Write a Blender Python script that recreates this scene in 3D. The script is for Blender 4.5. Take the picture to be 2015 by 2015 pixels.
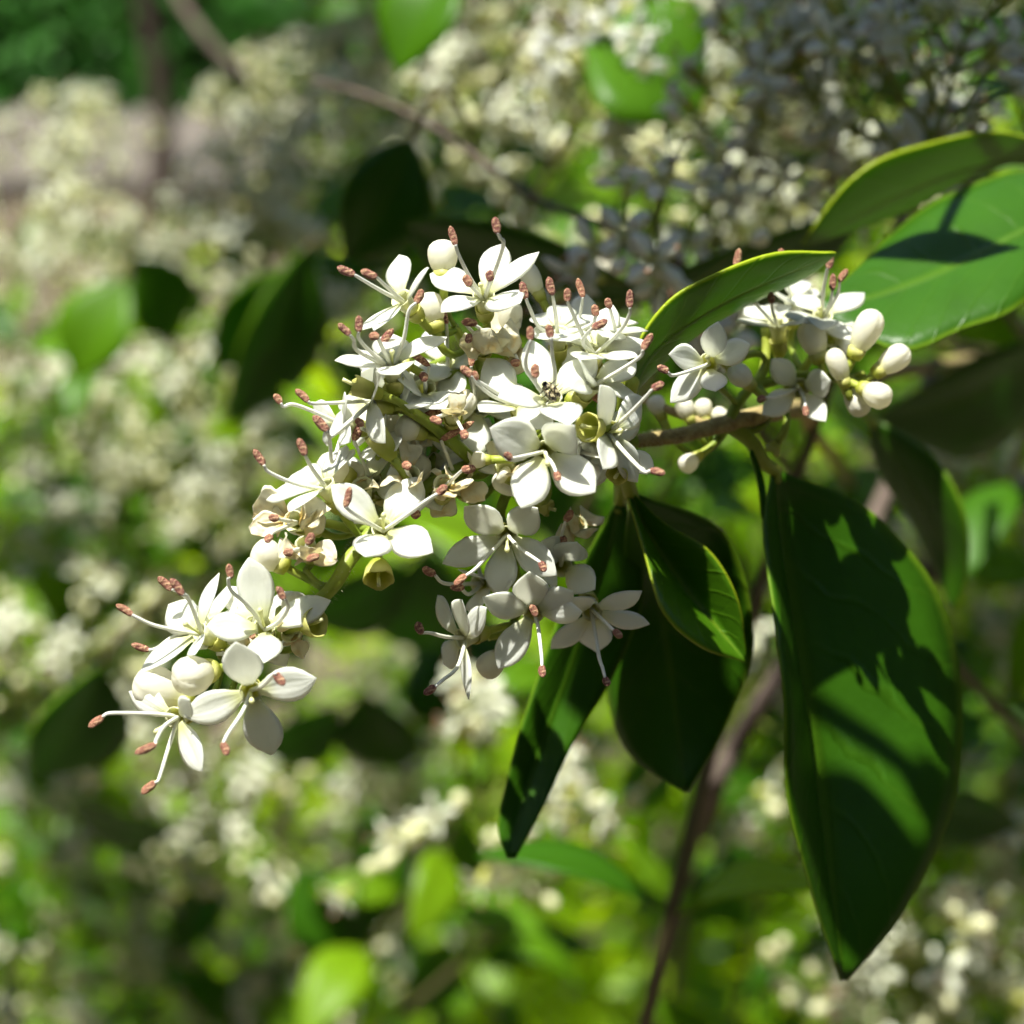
import bpy, math, random
from mathutils import Vector, Matrix, Quaternion
from mathutils import noise as mnoise

random.seed(7)
R = math.radians
scene = bpy.context.scene
for o in list(bpy.data.objects):
    bpy.data.objects.remove(o, do_unlink=True)
col = scene.collection
MM = 0.001

# ------------------------------------------------------------------ camera
CAM_H = 1.15
PITCH = R(24.0)
TANH = 32.0 / 130.0            # 64 mm wide field at the 130 mm focus distance
FOCUS = 131.5
cam_d = bpy.data.cameras.new('camera')
cam = bpy.data.objects.new('camera', cam_d)
col.objects.link(cam)
cam.location = (0, 0, CAM_H)
cam.rotation_euler = (math.pi / 2 - PITCH, 0, 0)
cam_d.sensor_width = 36.0
cam_d.lens = 18.0 / TANH
cam_d.clip_start = 0.005
cam_d.clip_end = 500.0
cam_d.dof.use_dof = True
cam_d.dof.focus_distance = FOCUS * MM
APERTURE_MM = 2.15
cam_d.dof.aperture_fstop = cam_d.lens / APERTURE_MM
scene.camera = cam
CAMP = Vector((0, 0, CAM_H))
CR = Vector((1, 0, 0))
CF = Vector((0, math.cos(PITCH), -math.sin(PITCH)))
CU = Vector((0, math.sin(PITCH), math.cos(PITCH)))
CZ = -CF


def P(x, y, d):
    """A point of the place, d millimetres in front of the lens along its axis."""
    k = TANH * d * MM / 1007.5
    return CAMP + CF * (d * MM) + CR * ((x - 1007.5) * k) + CU * ((1007.5 - y) * k)


def V(x, y, z):
    """Direction given as right, up, towards the viewer."""
    return (CR * x + CU * y + CZ * z).normalized()


# ------------------------------------------------------------------ light
SUN = V(-0.24, 0.855, 0.46)
elev = math.asin(SUN.z)
azim = math.atan2(SUN.x, SUN.y)
w = bpy.data.worlds.new('World')
scene.world = w
w.use_nodes = True
nt = w.node_tree
bg = nt.nodes['Background']
sky = nt.nodes.new('ShaderNodeTexSky')
sky.sky_type = 'NISHITA'
sky.sun_disc = False
sky.sun_elevation = elev
sky.sun_rotation = azim
nt.links.new(sky.outputs[0], bg.inputs[0])
bg.inputs[1].default_value = 0.06
sl = bpy.data.lights.new('sun', 'SUN')
sl.energy = 5.0
sl.angle = R(0.53)
sl.color = (1.0, 0.97, 0.89)
so = bpy.data.objects.new('sun', sl)
col.objects.link(so)
so.rotation_euler = SUN.to_track_quat('Z', 'Y').to_euler()
so.location = (0, 0, 4)

vs = scene.view_settings
vs.view_transform = 'Standard'
vs.look = 'None'
vs.exposure = 1.2
vs.gamma = 1.0
scene.cycles.use_denoising = True
scene.cycles.use_adaptive_sampling = True
scene.cycles.adaptive_threshold = 0.03
scene.cycles.max_bounces = 5
scene.cycles.diffuse_bounces = 3
scene.cycles.transmission_bounces = 3
scene.cycles.glossy_bounces = 2
scene.cycles.transparent_max_bounces = 4
scene.cycles.sample_clamp_indirect = 4.0
scene.cycles.caustics_reflective = False
scene.cycles.caustics_refractive = False


# ------------------------------------------------------------------ materials
def newmat(name):
    m = bpy.data.materials.new(name)
    m.use_nodes = True
    n = m.node_tree
    for x in list(n.nodes):
        n.nodes.remove(x)
    out = n.nodes.new('ShaderNodeOutputMaterial')
    return m, n, out


def N(n, t, **kw):
    x = n.nodes.new(t)
    for k, v in kw.items():
        if k.startswith('in_'):
            key = k[3:]
            x.inputs[int(key) if key.isdigit() else key].default_value = v
        else:
            setattr(x, k, v)
    return x


def ramp(n, src, stops, interp='LINEAR'):
    r = n.nodes.new('ShaderNodeValToRGB')
    r.color_ramp.interpolation = interp
    el = r.color_ramp.elements
    while len(el) < len(stops):
        el.new(0.5)
    for e, (p, c) in zip(el, stops):
        e.position = p
        e.color = c if len(c) == 4 else (*c, 1)
    n.links.new(src, r.inputs[0])
    return r


def mixc(n, fac, a, b, mode='MIX'):
    m = n.nodes.new('ShaderNodeMix')
    m.data_type = 'RGBA'
    m.blend_type = mode
    for s, v in ((0, fac), (6, a), (7, b)):
        if isinstance(v, (int, float)):
            m.inputs[s].default_value = v
        elif isinstance(v, tuple):
            m.inputs[s].default_value = (*v, 1) if len(v) == 3 else v
        else:
            n.links.new(v, m.inputs[s])
    return m.outputs[2]


def math_(n, op, a, b=None, c=None):
    m = n.nodes.new('ShaderNodeMath')
    m.operation = op
    for i, v in enumerate((a, b, c)):
        if v is None:
            continue
        if isinstance(v, (int, float)):
            m.inputs[i].default_value = v
        else:
            n.links.new(v, m.inputs[i])
    return m.outputs[0]


def noise_(n, scale, detail=3, rough=0.5, vec=None):
    t = N(n, 'ShaderNodeTexNoise', in_Scale=scale, in_Detail=detail, in_Roughness=rough)
    if vec is None:
        c = n.nodes.new('ShaderNodeTexCoord')
        vec = c.outputs['Object']
    n.links.new(vec, t.inputs['Vector'])
    return t.outputs[0]


def thin(n, out, colr, trans_col, tf, rough=0.5, spec=0.35, bump=None, bump_d=0.0002, bump_s=0.3, coat=0.0):
    """Leaf-like sheet: a glossy-diffuse face and a translucent share."""
    p = N(n, 'ShaderNodeBsdfPrincipled')
    p.inputs['Roughness'].default_value = rough
    p.inputs['Specular IOR Level'].default_value = spec
    p.inputs['Coat Weight'].default_value = coat
    p.inputs['Coat Roughness'].default_value = 0.25
    t = n.nodes.new('ShaderNodeBsdfTranslucent')
    for s, v in ((p.inputs['Base Color'], colr), (t.inputs['Color'], trans_col)):
        if isinstance(v, tuple):
            s.default_value = (*v, 1)
        else:
            n.links.new(v, s)
    if bump is not None:
        b = N(n, 'ShaderNodeBump', in_Strength=bump_s, in_Distance=bump_d)
        n.links.new(bump, b.inputs['Height'])
        n.links.new(b.outputs[0], p.inputs['Normal'])
    mx = n.nodes.new('ShaderNodeMixShader')
    mx.inputs[0].default_value = tf
    n.links.new(p.outputs[0], mx.inputs[1])
    n.links.new(t.outputs[0], mx.inputs[2])
    n.links.new(mx.outputs[0], out.inputs['Surface'])
    return p


def attr(n, name):
    return N(n, 'ShaderNodeAttribute', attribute_name=name).outputs['Fac']


M = {}


def petal_mat(name, tip, throat, trans, tf, stain=None, bs=0.25):
    m, n, out = newmat(name)
    u = attr(n, 'tu')
    r = ramp(n, u, [(0.0, throat), (0.10, throat), (0.34, tip), (1.0, tip)])
    c = r.outputs[0]
    big = noise_(n, 900, 4, 0.6)
    v = ramp(n, big, [(0.3, (0.93, 0.93, 0.90)), (0.65, (1, 1, 1))])
    c = mixc(n, 1.0, c, v.outputs[0], 'MULTIPLY')
    if stain:
        s = ramp(n, noise_(n, 520, 4, 0.65), [(0.54, (0, 0, 0)), (0.68, (1, 1, 1))])
        c = mixc(n, s.outputs[0], c, stain)
    # long faint veins running along the petal
    tv = attr(n, 'tv')
    ve = math_(n, 'SINE', math_(n, 'MULTIPLY', tv, 17.0))
    fine = noise_(n, 4200, 3, 0.6)
    h = math_(n, 'ADD', math_(n, 'MULTIPLY', ve, 0.18), math_(n, 'ADD', fine, math_(n, 'MULTIPLY', big, 1.6)))
    thin(n, out, c, trans, tf, rough=0.42, spec=0.4, bump=h, bump_d=0.00007, bump_s=bs)
    M[name] = m


petal_mat('petal', (0.89, 0.91, 0.865), (0.74, 0.77, 0.38), (0.95, 0.96, 0.86), 0.58, bs=0.4)
petal_mat('bud_skin', (0.86, 0.845, 0.72), (0.74, 0.75, 0.34), (0.93, 0.9, 0.7), 0.42)
petal_mat('wilted', (0.88, 0.865, 0.73), (0.66, 0.46, 0.13), (0.92, 0.86, 0.60), 0.52, stain=(0.74, 0.54, 0.20), bs=0.6)


def tube_mat(name, a, b, tf, tr):
    m, n, out = newmat(name)
    u = attr(n, 'tu')
    c = ramp(n, u, [(0.0, a), (0.35, a), (0.75, b), (1.0, b)]).outputs[0]
    v = ramp(n, noise_(n, 1800, 3), [(0.3, (0.82, 0.84, 0.75)), (0.7, (1, 1, 1))])
    c = mixc(n, 1.0, c, v.outputs[0], 'MULTIPLY')
    thin(n, out, c, tr, tf, rough=0.45, spec=0.4, bump=noise_(n, 5000, 3), bump_d=0.00006, bump_s=0.3)
    M[name] = m


tube_mat('tube', (0.46, 0.50, 0.075), (0.84, 0.84, 0.60), 0.35, (0.85, 0.85, 0.35))
tube_mat('calyx', (0.40, 0.45, 0.06), (0.66, 0.64, 0.22), 0.35, (0.75, 0.75, 0.18))
tube_mat('filament', (0.88, 0.88, 0.78), (0.90, 0.90, 0.86), 0.25, (0.9, 0.9, 0.8))
tube_mat('style', (0.76, 0.78, 0.36), (0.80, 0.80, 0.46), 0.3, (0.85, 0.85, 0.45))
tube_mat('midrib', (0.06, 0.15, 0.008), (0.06, 0.15, 0.008), 0.15, (0.2, 0.4, 0.02))
tube_mat('pedicel', (0.24, 0.33, 0.035), (0.40, 0.46, 0.07), 0.25, (0.5, 0.6, 0.08))


def anther_mat():
    m, n, out = newmat('anther')
    t = noise_(n, 5200, 5, 0.65)
    oi = n.nodes.new('ShaderNodeObjectInfo')
    base = mixc(n, oi.outputs['Random'], (0.19, 0.060, 0.045), (0.36, 0.150, 0.085))
    s = ramp(n, t, [(0.47, (0, 0, 0)), (0.60, (1, 1, 1))])
    c = mixc(n, s.outputs[0], base, (0.56, 0.34, 0.19))
    p = N(n, 'ShaderNodeBsdfPrincipled', in_Roughness=0.6)
    b = N(n, 'ShaderNodeBump', in_Strength=1.0, in_Distance=0.0002)
    n.links.new(t, b.inputs['Height'])
    n.links.new(b.outputs[0], p.inputs['Normal'])
    n.links.new(c, p.inputs['Base Color'])
    n.links.new(p.outputs[0], out.inputs['Surface'])
    M['anther'] = m


anther_mat()


def leaf_mat(name, base, pale, trans, tf, rough=0.33, spec=0.5, vary=0.0, coat=0.0, veins=True):
    m, n, out = newmat(name)
    u, v = attr(n, 'tu'), attr(n, 'tv')
    av = math_(n, 'ABSOLUTE', v)
    c = mixc(n, ramp(n, noise_(n, 160, 4, 0.6), [(0.3, (0, 0, 0)), (0.75, (1, 1, 1))]).outputs[0], base,
             tuple(min(1, x * 1.35) for x in base))
    h = noise_(n, 1500, 4, 0.6)
    if veins:
        # side veins leave the midrib at an angle, the midrib is paler
        ph = math_(n, 'SUBTRACT', math_(n, 'MULTIPLY', u, 46.0), math_(n, 'MULTIPLY', av, 11.0))
        wob = math_(n, 'MULTIPLY', noise_(n, 220, 2), 5.0)
        sv = math_(n, 'SINE', math_(n, 'ADD', ph, wob))
        side = ramp(n, sv, [(0.86, (0, 0, 0)), (1.0, (1, 1, 1))]).outputs[0]
        mid = ramp(n, av, [(0.0, (1, 1, 1)), (0.03, (1, 1, 1)), (0.07, (0, 0, 0))]).outputs[0]
        c = mixc(n, math_(n, 'MULTIPLY', side, 0.05), c, pale)
        c = mixc(n, math_(n, 'MULTIPLY', mid, 0.25), c, pale)
        h = math_(n, 'SUBTRACT', math_(n, 'MULTIPLY', h, 0.5), math_(n, 'ADD', math_(n, 'MULTIPLY', side, 0.6), mid))
    rim = ramp(n, av, [(0.93, (0, 0, 0)), (0.985, (1, 1, 1))]).outputs[0]  # pale leaf margin, with light caught on the thin edge put into its colour
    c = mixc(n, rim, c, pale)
    tcol = trans
    if vary:
        oi = n.nodes.new('ShaderNodeObjectInfo')
        hs = N(n, 'ShaderNodeHueSaturation')
        n.links.new(math_(n, 'ADD', math_(n, 'MULTIPLY', oi.outputs['Random'], vary), 1.0 - vary * 0.45), hs.inputs['Value'])
        n.links.new(math_(n, 'ADD', math_(n, 'MULTIPLY', oi.outputs['Random'], -0.03), 0.515), hs.inputs['Hue'])
        n.links.new(c, hs.inputs['Color'])
        c = hs.outputs[0]
    thin(n, out, c, tcol, tf, rough=rough, spec=spec, bump=h, bump_d=0.00025, bump_s=0.35, coat=coat)
    M[name] = m


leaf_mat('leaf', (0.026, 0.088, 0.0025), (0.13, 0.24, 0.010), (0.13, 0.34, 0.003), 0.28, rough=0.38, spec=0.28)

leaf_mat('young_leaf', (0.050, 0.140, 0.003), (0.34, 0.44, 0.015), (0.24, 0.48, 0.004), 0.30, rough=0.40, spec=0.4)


def far_mat(name, colr, tr, tf, vary=0.0, hue=0.0, rough=0.5, spec=0.3):
    m, n, out = newmat(name)
    c = colr
    t = tr
    if vary:
        oi = n.nodes.new('ShaderNodeObjectInfo')
        c, t = [], []
        for dst, src in ((c, colr), (t, tr)):
            hs = N(n, 'ShaderNodeHueSaturation')
            hs.inputs['Color'].default_value = (*src, 1)
            n.links.new(math_(n, 'ADD', math_(n, 'MULTIPLY', oi.outputs['Random'], vary), 1.0 - vary * 0.45), hs.inputs['Value'])
            n.links.new(math_(n, 'ADD', math_(n, 'MULTIPLY', oi.outputs['Random'], -hue), .5 + hue * .4), hs.inputs['Hue'])
            dst.append(hs.outputs[0])
        c, t = c[0], t[0]
    thin(n, out, c, t, tf, rough=rough, spec=spec)
    M[name] = m


far_mat('petal_far', (0.86, 0.885, 0.74), (0.9, 0.92, 0.6), 0.42)
far_mat('bud_far', (0.80, 0.80, 0.50), (0.85, 0.85, 0.4), 0.32)
far_mat('tube_far', (0.55, 0.57, 0.14), (0.7, 0.7, 0.2), 0.35)
far_mat('leaf_far', (0.078, 0.190, 0.004), (0.36, 0.66, 0.004), 0.46, vary=.8, hue=.05, rough=.42, spec=.3)
far_mat('stalk_far', (0.20, 0.25, 0.04), (0.3, 0.36, 0.05), 0.2)
far_mat('stem_far', (0.10, 0.085, 0.035), (0.1, 0.1, 0.03), 0.05)
far_mat('ivy', (0.045, 0.17, 0.020), (0.12, 0.42, 0.02), 0.36, rough=.5)


def simple_mat(name, stops, scale, rough=0.8, bump=0.0, detail=5, spec=0.3):
    m, n, out = newmat(name)
    t = noise_(n, scale, detail, 0.62)
    c = ramp(n, t, stops).outputs[0]
    p = N(n, 'ShaderNodeBsdfPrincipled', in_Roughness=rough)
    p.inputs['Specular IOR Level'].default_value = spec
    n.links.new(c, p.inputs['Base Color'])
    if bump:
        b = N(n, 'ShaderNodeBump', in_Strength=0.6, in_Distance=bump)
        n.links.new(t, b.inputs['Height'])
        n.links.new(b.outputs[0], p.inputs['Normal'])
    n.links.new(p.outputs[0], out.inputs['Surface'])
    M[name] = m


simple_mat('twig', [(0.3, (0.19, 0.13, 0.055)), (0.55, (0.34, 0.27, 0.11)), (0.75, (0.44, 0.38, 0.17))], 1600, 0.85, 0.0002)
simple_mat('bark', [(0.3, (0.045, 0.033, 0.026)), (0.7, (0.16, 0.12, 0.095))], 220, 0.9, 0.001)
simple_mat('hair', [(0.3, (0.45, 0.42, 0.25)), (0.7, (0.60, 0.58, 0.4))], 900, 0.6)
simple_mat('soil', [(0.25, (0.045, 0.034, 0.022)), (0.5, (0.095, 0.075, 0.050)), (0.75, (0.15, 0.122, 0.09))], 9, 0.95, 0.01)
simple_mat('paving', [(0.3, (0.09, 0.078, 0.066)), (0.7, (0.15, 0.132, 0.115))], 14, 0.9, 0.003)
simple_mat('beetle_shell', [(0.40, (0.012, 0.010, 0.008)), (0.47, (0.03, 0.02, 0.012)), (0.54, (0.40, 0.34, 0.18)), (0.66, (0.55, 0.49, 0.32))], 5200, 0.5, 0.00004, detail=2)
simple_mat('beetle_dark', [(0.3, (0.012, 0.010, 0.008)), (0.7, (0.05, 0.03, 0.02))], 3000, 0.4, 0.00003)

WORLD = {}


# ------------------------------------------------------------------ mesh helpers
class Geo:
    def __init__(s):
        s.v, s.f, s.u, s.w, s.m = [], [], [], [], []

    def loft(s, rings, us=None, ws=None, cap0=False, cap1=False, mi=0, closed=True):
        k = len(rings[0])
        b = len(s.v)
        n = len(rings)
        for i, r in enumerate(rings):
            uu = us[i] if us else i / max(1, n - 1)
            for j, p in enumerate(r):
                s.v.append(p)
                s.u.append(uu)
                s.w.append(ws[j] if ws else 0.0)
        for i in range(n - 1):
            for j in range(k if closed else k - 1):
                j2 = (j + 1) % k
                s.f.append((b + i * k + j, b + i * k + j2, b + (i + 1) * k + j2, b + (i + 1) * k + j))
                s.m.append(mi)
        if cap0:
            s.f.append(tuple(b + j for j in reversed(range(k))))
            s.m.append(mi)
        if cap1:
            s.f.append(tuple(b + (n - 1) * k + j for j in range(k)))
            s.m.append(mi)

    def mesh(s, name, mats, origin, smooth=True):
        me = bpy.data.meshes.new(name)
        me.from_pydata([tuple(p - origin) for p in s.v], [], s.f)
        a = me.attributes.new('tu', 'FLOAT', 'POINT')
        a.data.foreach_set('value', s.u)
        a = me.attributes.new('tv', 'FLOAT', 'POINT')
        a.data.foreach_set('value', s.w)
        for m in (mats if isinstance(mats, (list, tuple)) else [mats]):
            me.materials.append(m)
        if len(me.materials) > 1:
            me.polygons.foreach_set('material_index', s.m)
        if smooth:
            me.polygons.foreach_set('use_smooth', [True] * len(me.polygons))
        me.update()
        return me

    def build(s, name, mats, parent=None, origin=None, smooth=True):
        if origin is None:
            c = Vector((0, 0, 0))
            for p in s.v:
                c += p
            origin = c / max(1, len(s.v))
        me = s.mesh(name, mats, origin, smooth)
        return link(name, me, parent, origin)


def link(name, data, parent=None, origin=Vector((0, 0, 0))):
    o = bpy.data.objects.new(name, data)
    col.objects.link(o)
    if parent is not None:
        o.parent = parent
        o.location = origin - WORLD[parent.name]
    else:
        o.location = origin
    WORLD[o.name] = origin.copy()
    return o


def tag(o, label, cat, group=None, kind=None):
    if label:
        o['label'] = label
    if cat:
        o['category'] = cat
    if group:
        o['group'] = group
    if kind:
        o['kind'] = kind
    return o


def thing(name, loc, label, cat, group=None):
    o = link(name, None, None, loc)
    o.empty_display_size = 0.005
    return tag(o, label, cat, group)


def cat_rom(pts, n):
    """n+1 samples of a Catmull-Rom curve through pts."""
    k = len(pts)
    if k == 2:
        return [pts[0].lerp(pts[1], i / n) for i in range(n + 1)]
    out = []
    for i in range(n + 1):
        t = i / n * (k - 1)
        a = min(int(t), k - 2)
        t -= a
        p1, p2 = pts[a], pts[a + 1]
        p0 = pts[a - 1] if a > 0 else p1 * 2 - p2
        p3 = pts[a + 2] if a + 2 < k else p2 * 2 - p1
        out.append(0.5 * ((2 * p1) + (p2 - p0) * t + (2 * p0 - 5 * p1 + 4 * p2 - p3) * t * t + (3 * p1 - p0 - 3 * p2 + p3) * t ** 3))
    return out


def lerp_tab(tab, u):
    for (a, va), (b, vb) in zip(tab, tab[1:]):
        if u <= b:
            t = (u - a) / (b - a) if b > a else 0
            t = t * t * (3 - 2 * t) * 0.35 + t * 0.65
            return va + (vb - va) * t
    return tab[-1][1]


def perp(d):
    a = Vector((0, 0, 1)) if abs(d.z) < 0.9 else Vector((1, 0, 0))
    return d.cross(a).normalized()


def tube(g, pts, r0, r1=None, seg=8, mi=0, flat=1.0, cap=True, us=(0, 1), rfun=None, jitter=0.0):
    r1 = r0 if r1 is None else r1
    n = len(pts)
    d0 = (pts[1] - pts[0]).normalized()
    x = perp(d0)
    rings = []
    prev = d0
    for i, p in enumerate(pts):
        d = (pts[min(i + 1, n - 1)] - pts[max(i - 1, 0)])
        if d.length < 1e-9:
            d = prev
        d.normalize()
        q = prev.rotation_difference(d)
        x = (q @ x)
        x = (x - d * x.dot(d)).normalized()
        y = d.cross(x)
        prev = d
        t = i / (n - 1)
        r = rfun(t) if rfun else r0 + (r1 - r0) * t
        rings.append([p + (x * math.cos(a) + y * (math.sin(a) * flat)) * (r * (1 + random.uniform(-jitter, jitter)))
                      for a in (2 * math.pi * j / seg for j in range(seg))])
    g.loft(rings, us=[us[0] + (us[1] - us[0]) * i / (n - 1) for i in range(n)], cap0=cap, cap1=cap, mi=mi)


PETAL_TAB = [(0, .30), (.1, .42), (.25, .74), (.42, .96), (.56, 1.0), (.70, .90), (.82, .66), (.91, .38), (.97, .16), (1, .02)]
LEAF_TAB = [(0, .05), (.06, .25), (.18, .62), (.33, .92), (.46, 1.0), (.62, .93), (.78, .66), (.90, .34), (.97, .13), (1, .02)]


def petal_geo(g, c, tip, n, width, curl=0.1, bow=0.08, twist=0.0, wrinkle=0.0, rows=13, cols=7, th=0.13 * MM, mi=0, seed=0, roll=0.0):
    ax = tip - c
    L = ax.length
    a = ax / L
    s = n.cross(a)
    if s.length < 0.05:
        s = perp(a)
    s.normalize()
    up = a.cross(s).normalized()
    rings, us = [], []
    ws = []
    half = cols // 2
    for i in range(rows):
        u = i / (rows - 1)
        u = 1 - (1 - u) ** 1.15
        hw = lerp_tab(PETAL_TAB, u) * width * 0.5
        cen = c + ax * u + up * (bow * L * math.sin(math.pi * u) * (1.0 - 0.3 * u))
        # wilted petals roll over towards their tip
        if roll:
            ang = roll * u * u * 3.0
            cen = c + (a * math.cos(ang * 0.5) + up * math.sin(ang * 0.5)) * (L * u * (1 - 0.25 * u))
        tw = twist * u
        sx = s * math.cos(tw) + up * math.sin(tw)
        ux = up * math.cos(tw) - s * math.sin(tw)
        top, bot = [], []
        for j in range(cols):
            v = -1 + 2 * j / (cols - 1)
            z = curl * hw * (v * v) * (0.5 + 0.5 * u)
            # shallow channel along the middle
            z -= 0.05 * width * math.exp(-(v * 3.2) ** 2) * math.sin(math.pi * min(1, u * 1.1))
            p = cen + sx * (hw * v) + ux * z
            if wrinkle:
                k = p * 620 + Vector((seed * 3.1, seed, 0))
                p = p + (Vector(mnoise.noise_vector(k)) + Vector(mnoise.noise_vector(k * 2.7)) * .45) * wrinkle * (0.25 + 0.75 * u)
            else:
                k = p * 420 + Vector((seed * 3.1, seed, 0))
                p = p + Vector(mnoise.noise_vector(k)) * (0.00012 * u)
            t = th * (1 - abs(v) ** 4) * (1 if u < 0.93 else 0.6) * 0.5
            top.append(p + ux * t)
            bot.append(p - ux * t)
        ring = top + list(reversed(bot[1:-1]))
        rings.append(ring)
        us.append(u)
    vv = [-1 + 2 * j / (cols - 1) for j in range(cols)]
    ws = vv + list(reversed(vv[1:-1]))
    g.loft(rings, us=us, ws=ws, cap0=True, cap1=True, mi=mi)


def revolve(g, base, d, prof, seg=14, mi=0, us=None, lobes=0, lobe_amp=0.0, teeth=None, cap0=False, cap1=False):
    """profile of (r, z, u) turned about axis d from base; optional 4-fold lobing."""
    x = perp(d)
    y = d.cross(x)
    rings, uu = [], []
    for (r, z, u, *la) in prof:
        ring = []
        amp = la[0] if la else 0.0
        for j in range(seg):
            a = 2 * math.pi * j / seg
            rr = r * (1 - amp * (0.5 + 0.5 * math.cos(a * lobes)) ** 9) if lobes else r
            zz = z
            if teeth and u > 0.9:
                zz += teeth * math.cos(a * 4) + random.uniform(-1, 1) * teeth * 0.5
            ring.append(base + d * zz + (x * math.cos(a) + y * math.sin(a)) * rr)
        rings.append(ring)
        uu.append(u)
    g.loft(rings, us=uu, cap0=cap0, cap1=cap1, mi=mi)


def anther_geo(g, p0, p1, width, mi=0, face=None):
    """two long lobes side by side with a groove and a split seam."""
    d = (p1 - p0)
    L = d.length
    d.normalize()
    x = d.cross(face or CZ)
    if x.length < 0.1:
        x = perp(d)
    x.normalize()
    y = d.cross(x)
    rings = []
    rows, seg = 9, 12
    ph = random.uniform(0, 6)
    for i in range(rows):
        u = i / (rows - 1)
        r = width * 0.5 * (max(0.0, 1 - abs(2 * u - 1) ** 2.6)) ** 0.5
        r = max(r, width * 0.08)
        c = p0 + d * (L * u) + y * (0.08 * L * math.sin(math.pi * u))
        ring = []
        for j in range(seg):
            a = 2 * math.pi * j / seg
            k = 1 - 0.42 * abs(math.sin(a)) ** 3 + 0.10 * math.sin(5 * a + 7 * u + ph) * math.sin(math.pi * u)
            ring.append(c + (x * math.cos(a) + y * math.sin(a) * 0.8) * (r * k))
        rings.append(ring)
    g.loft(rings, cap0=True, cap1=True, mi=mi)


# zoom frames used while measuring: origin and scale in photograph pixels
FR = {'A': (500, 380, .25880), 'B': (850, 480, .25880), 'C': (450, 800, .25880), 'D': (800, 900, .25880),
      'E': (150, 1050, .28468), 'F': (1250, 450, .31056), 'G': (1150, 900, .54348), 'H': (900, 950, .41408),
      'I': (1500, 200, .26656), 'J': (580, 720, .20704), 'W': (0, 0, 1.04296), 'S': (0, 0, 1.0)}


def fx(f, x, y):
    a, b, s = FR[f]
    return a + x * s, b + y * s


def PF(f, x, y, d):
    return P(*fx(f, x, y), d)


def toward(c, f, x, y, d, L, n, want=0.15):
    """3D point seen at (x,y), about L mm from c, whose lean to n is nearest `want`."""
    best = None
    base = PF(f, x, y, d)
    flat = (base - c).length / MM
    dz = math.sqrt(max(0.0, L * L - flat * flat))
    dz = min(dz, 0.93 * L)
    for sg in (1, -1):
        q = PF(f, x, y, d - sg * dz)
        k = (q - c).normalized().dot(n)
        e = abs(k - want)
        if best is None or e < best[0]:
            best = (e, q)
    return best[1]


# ------------------------------------------------------------------ stalks of a panicle
class Panicle:
    def __init__(s, loc, label, cat='flower cluster', name='flower_panicle'):
        s.o = thing(name, loc, label, cat)
        s.nodes = []
        s.hairs = Geo()

    def stalk(s, pts, r0, r1, mat='pedicel', name='stalk', hairy=0, n=18):
        c = cat_rom(pts, n)
        g = Geo()
        tube(g, c, r0 * MM, r1 * MM, seg=10, jitter=0.05)
        g.build(name, M[mat], s.o)
        s.nodes += c
        if hairy:
            for _ in range(hairy):
                i = random.randrange(len(c) - 1)
                p = c[i].lerp(c[i + 1], random.random())
                d = (c[i + 1] - c[i]).normalized()
                a = Vector((random.gauss(0, 1), random.gauss(0, 1), random.gauss(0, 1)))
                a = (a - d * a.dot(d)).normalized()
                rr = r0 * MM * 0.92
                q0 = p + a * rr
                q1 = q0 + (a + d * random.uniform(-.5, .5)).normalized() * random.uniform(.12, .32) * MM
                tube(s.hairs, [q0, q1], 0.012 * MM, 0.005 * MM, seg=3)
        return c

    def nearest(s, p):
        return min(s.nodes, key=lambda q: (q - p).length)

    def finish(s):
        if s.hairs.v:
            h = s.hairs.build('hairs', M['hair'], s.o)
            h['kind'] = 'stuff'


def pedicel(pan, parent, base, d, r=0.26, to=None):
    aim = base - d * 2.5 * MM
    q = to if to is not None else pan.nearest(aim)
    mid = base - d * min(2.0 * MM, 0.45 * (q - base).length)
    g = Geo()
    pts = cat_rom([base + d * 0.15 * MM, mid.lerp(base, 0.4), mid.lerp(q, 0.35), q], 10)
    tube(g, pts, r * 1.15 * MM, r * 0.8 * MM, seg=8, us=(1, 0))
    g.build('pedicel', M['pedicel'], parent)


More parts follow.
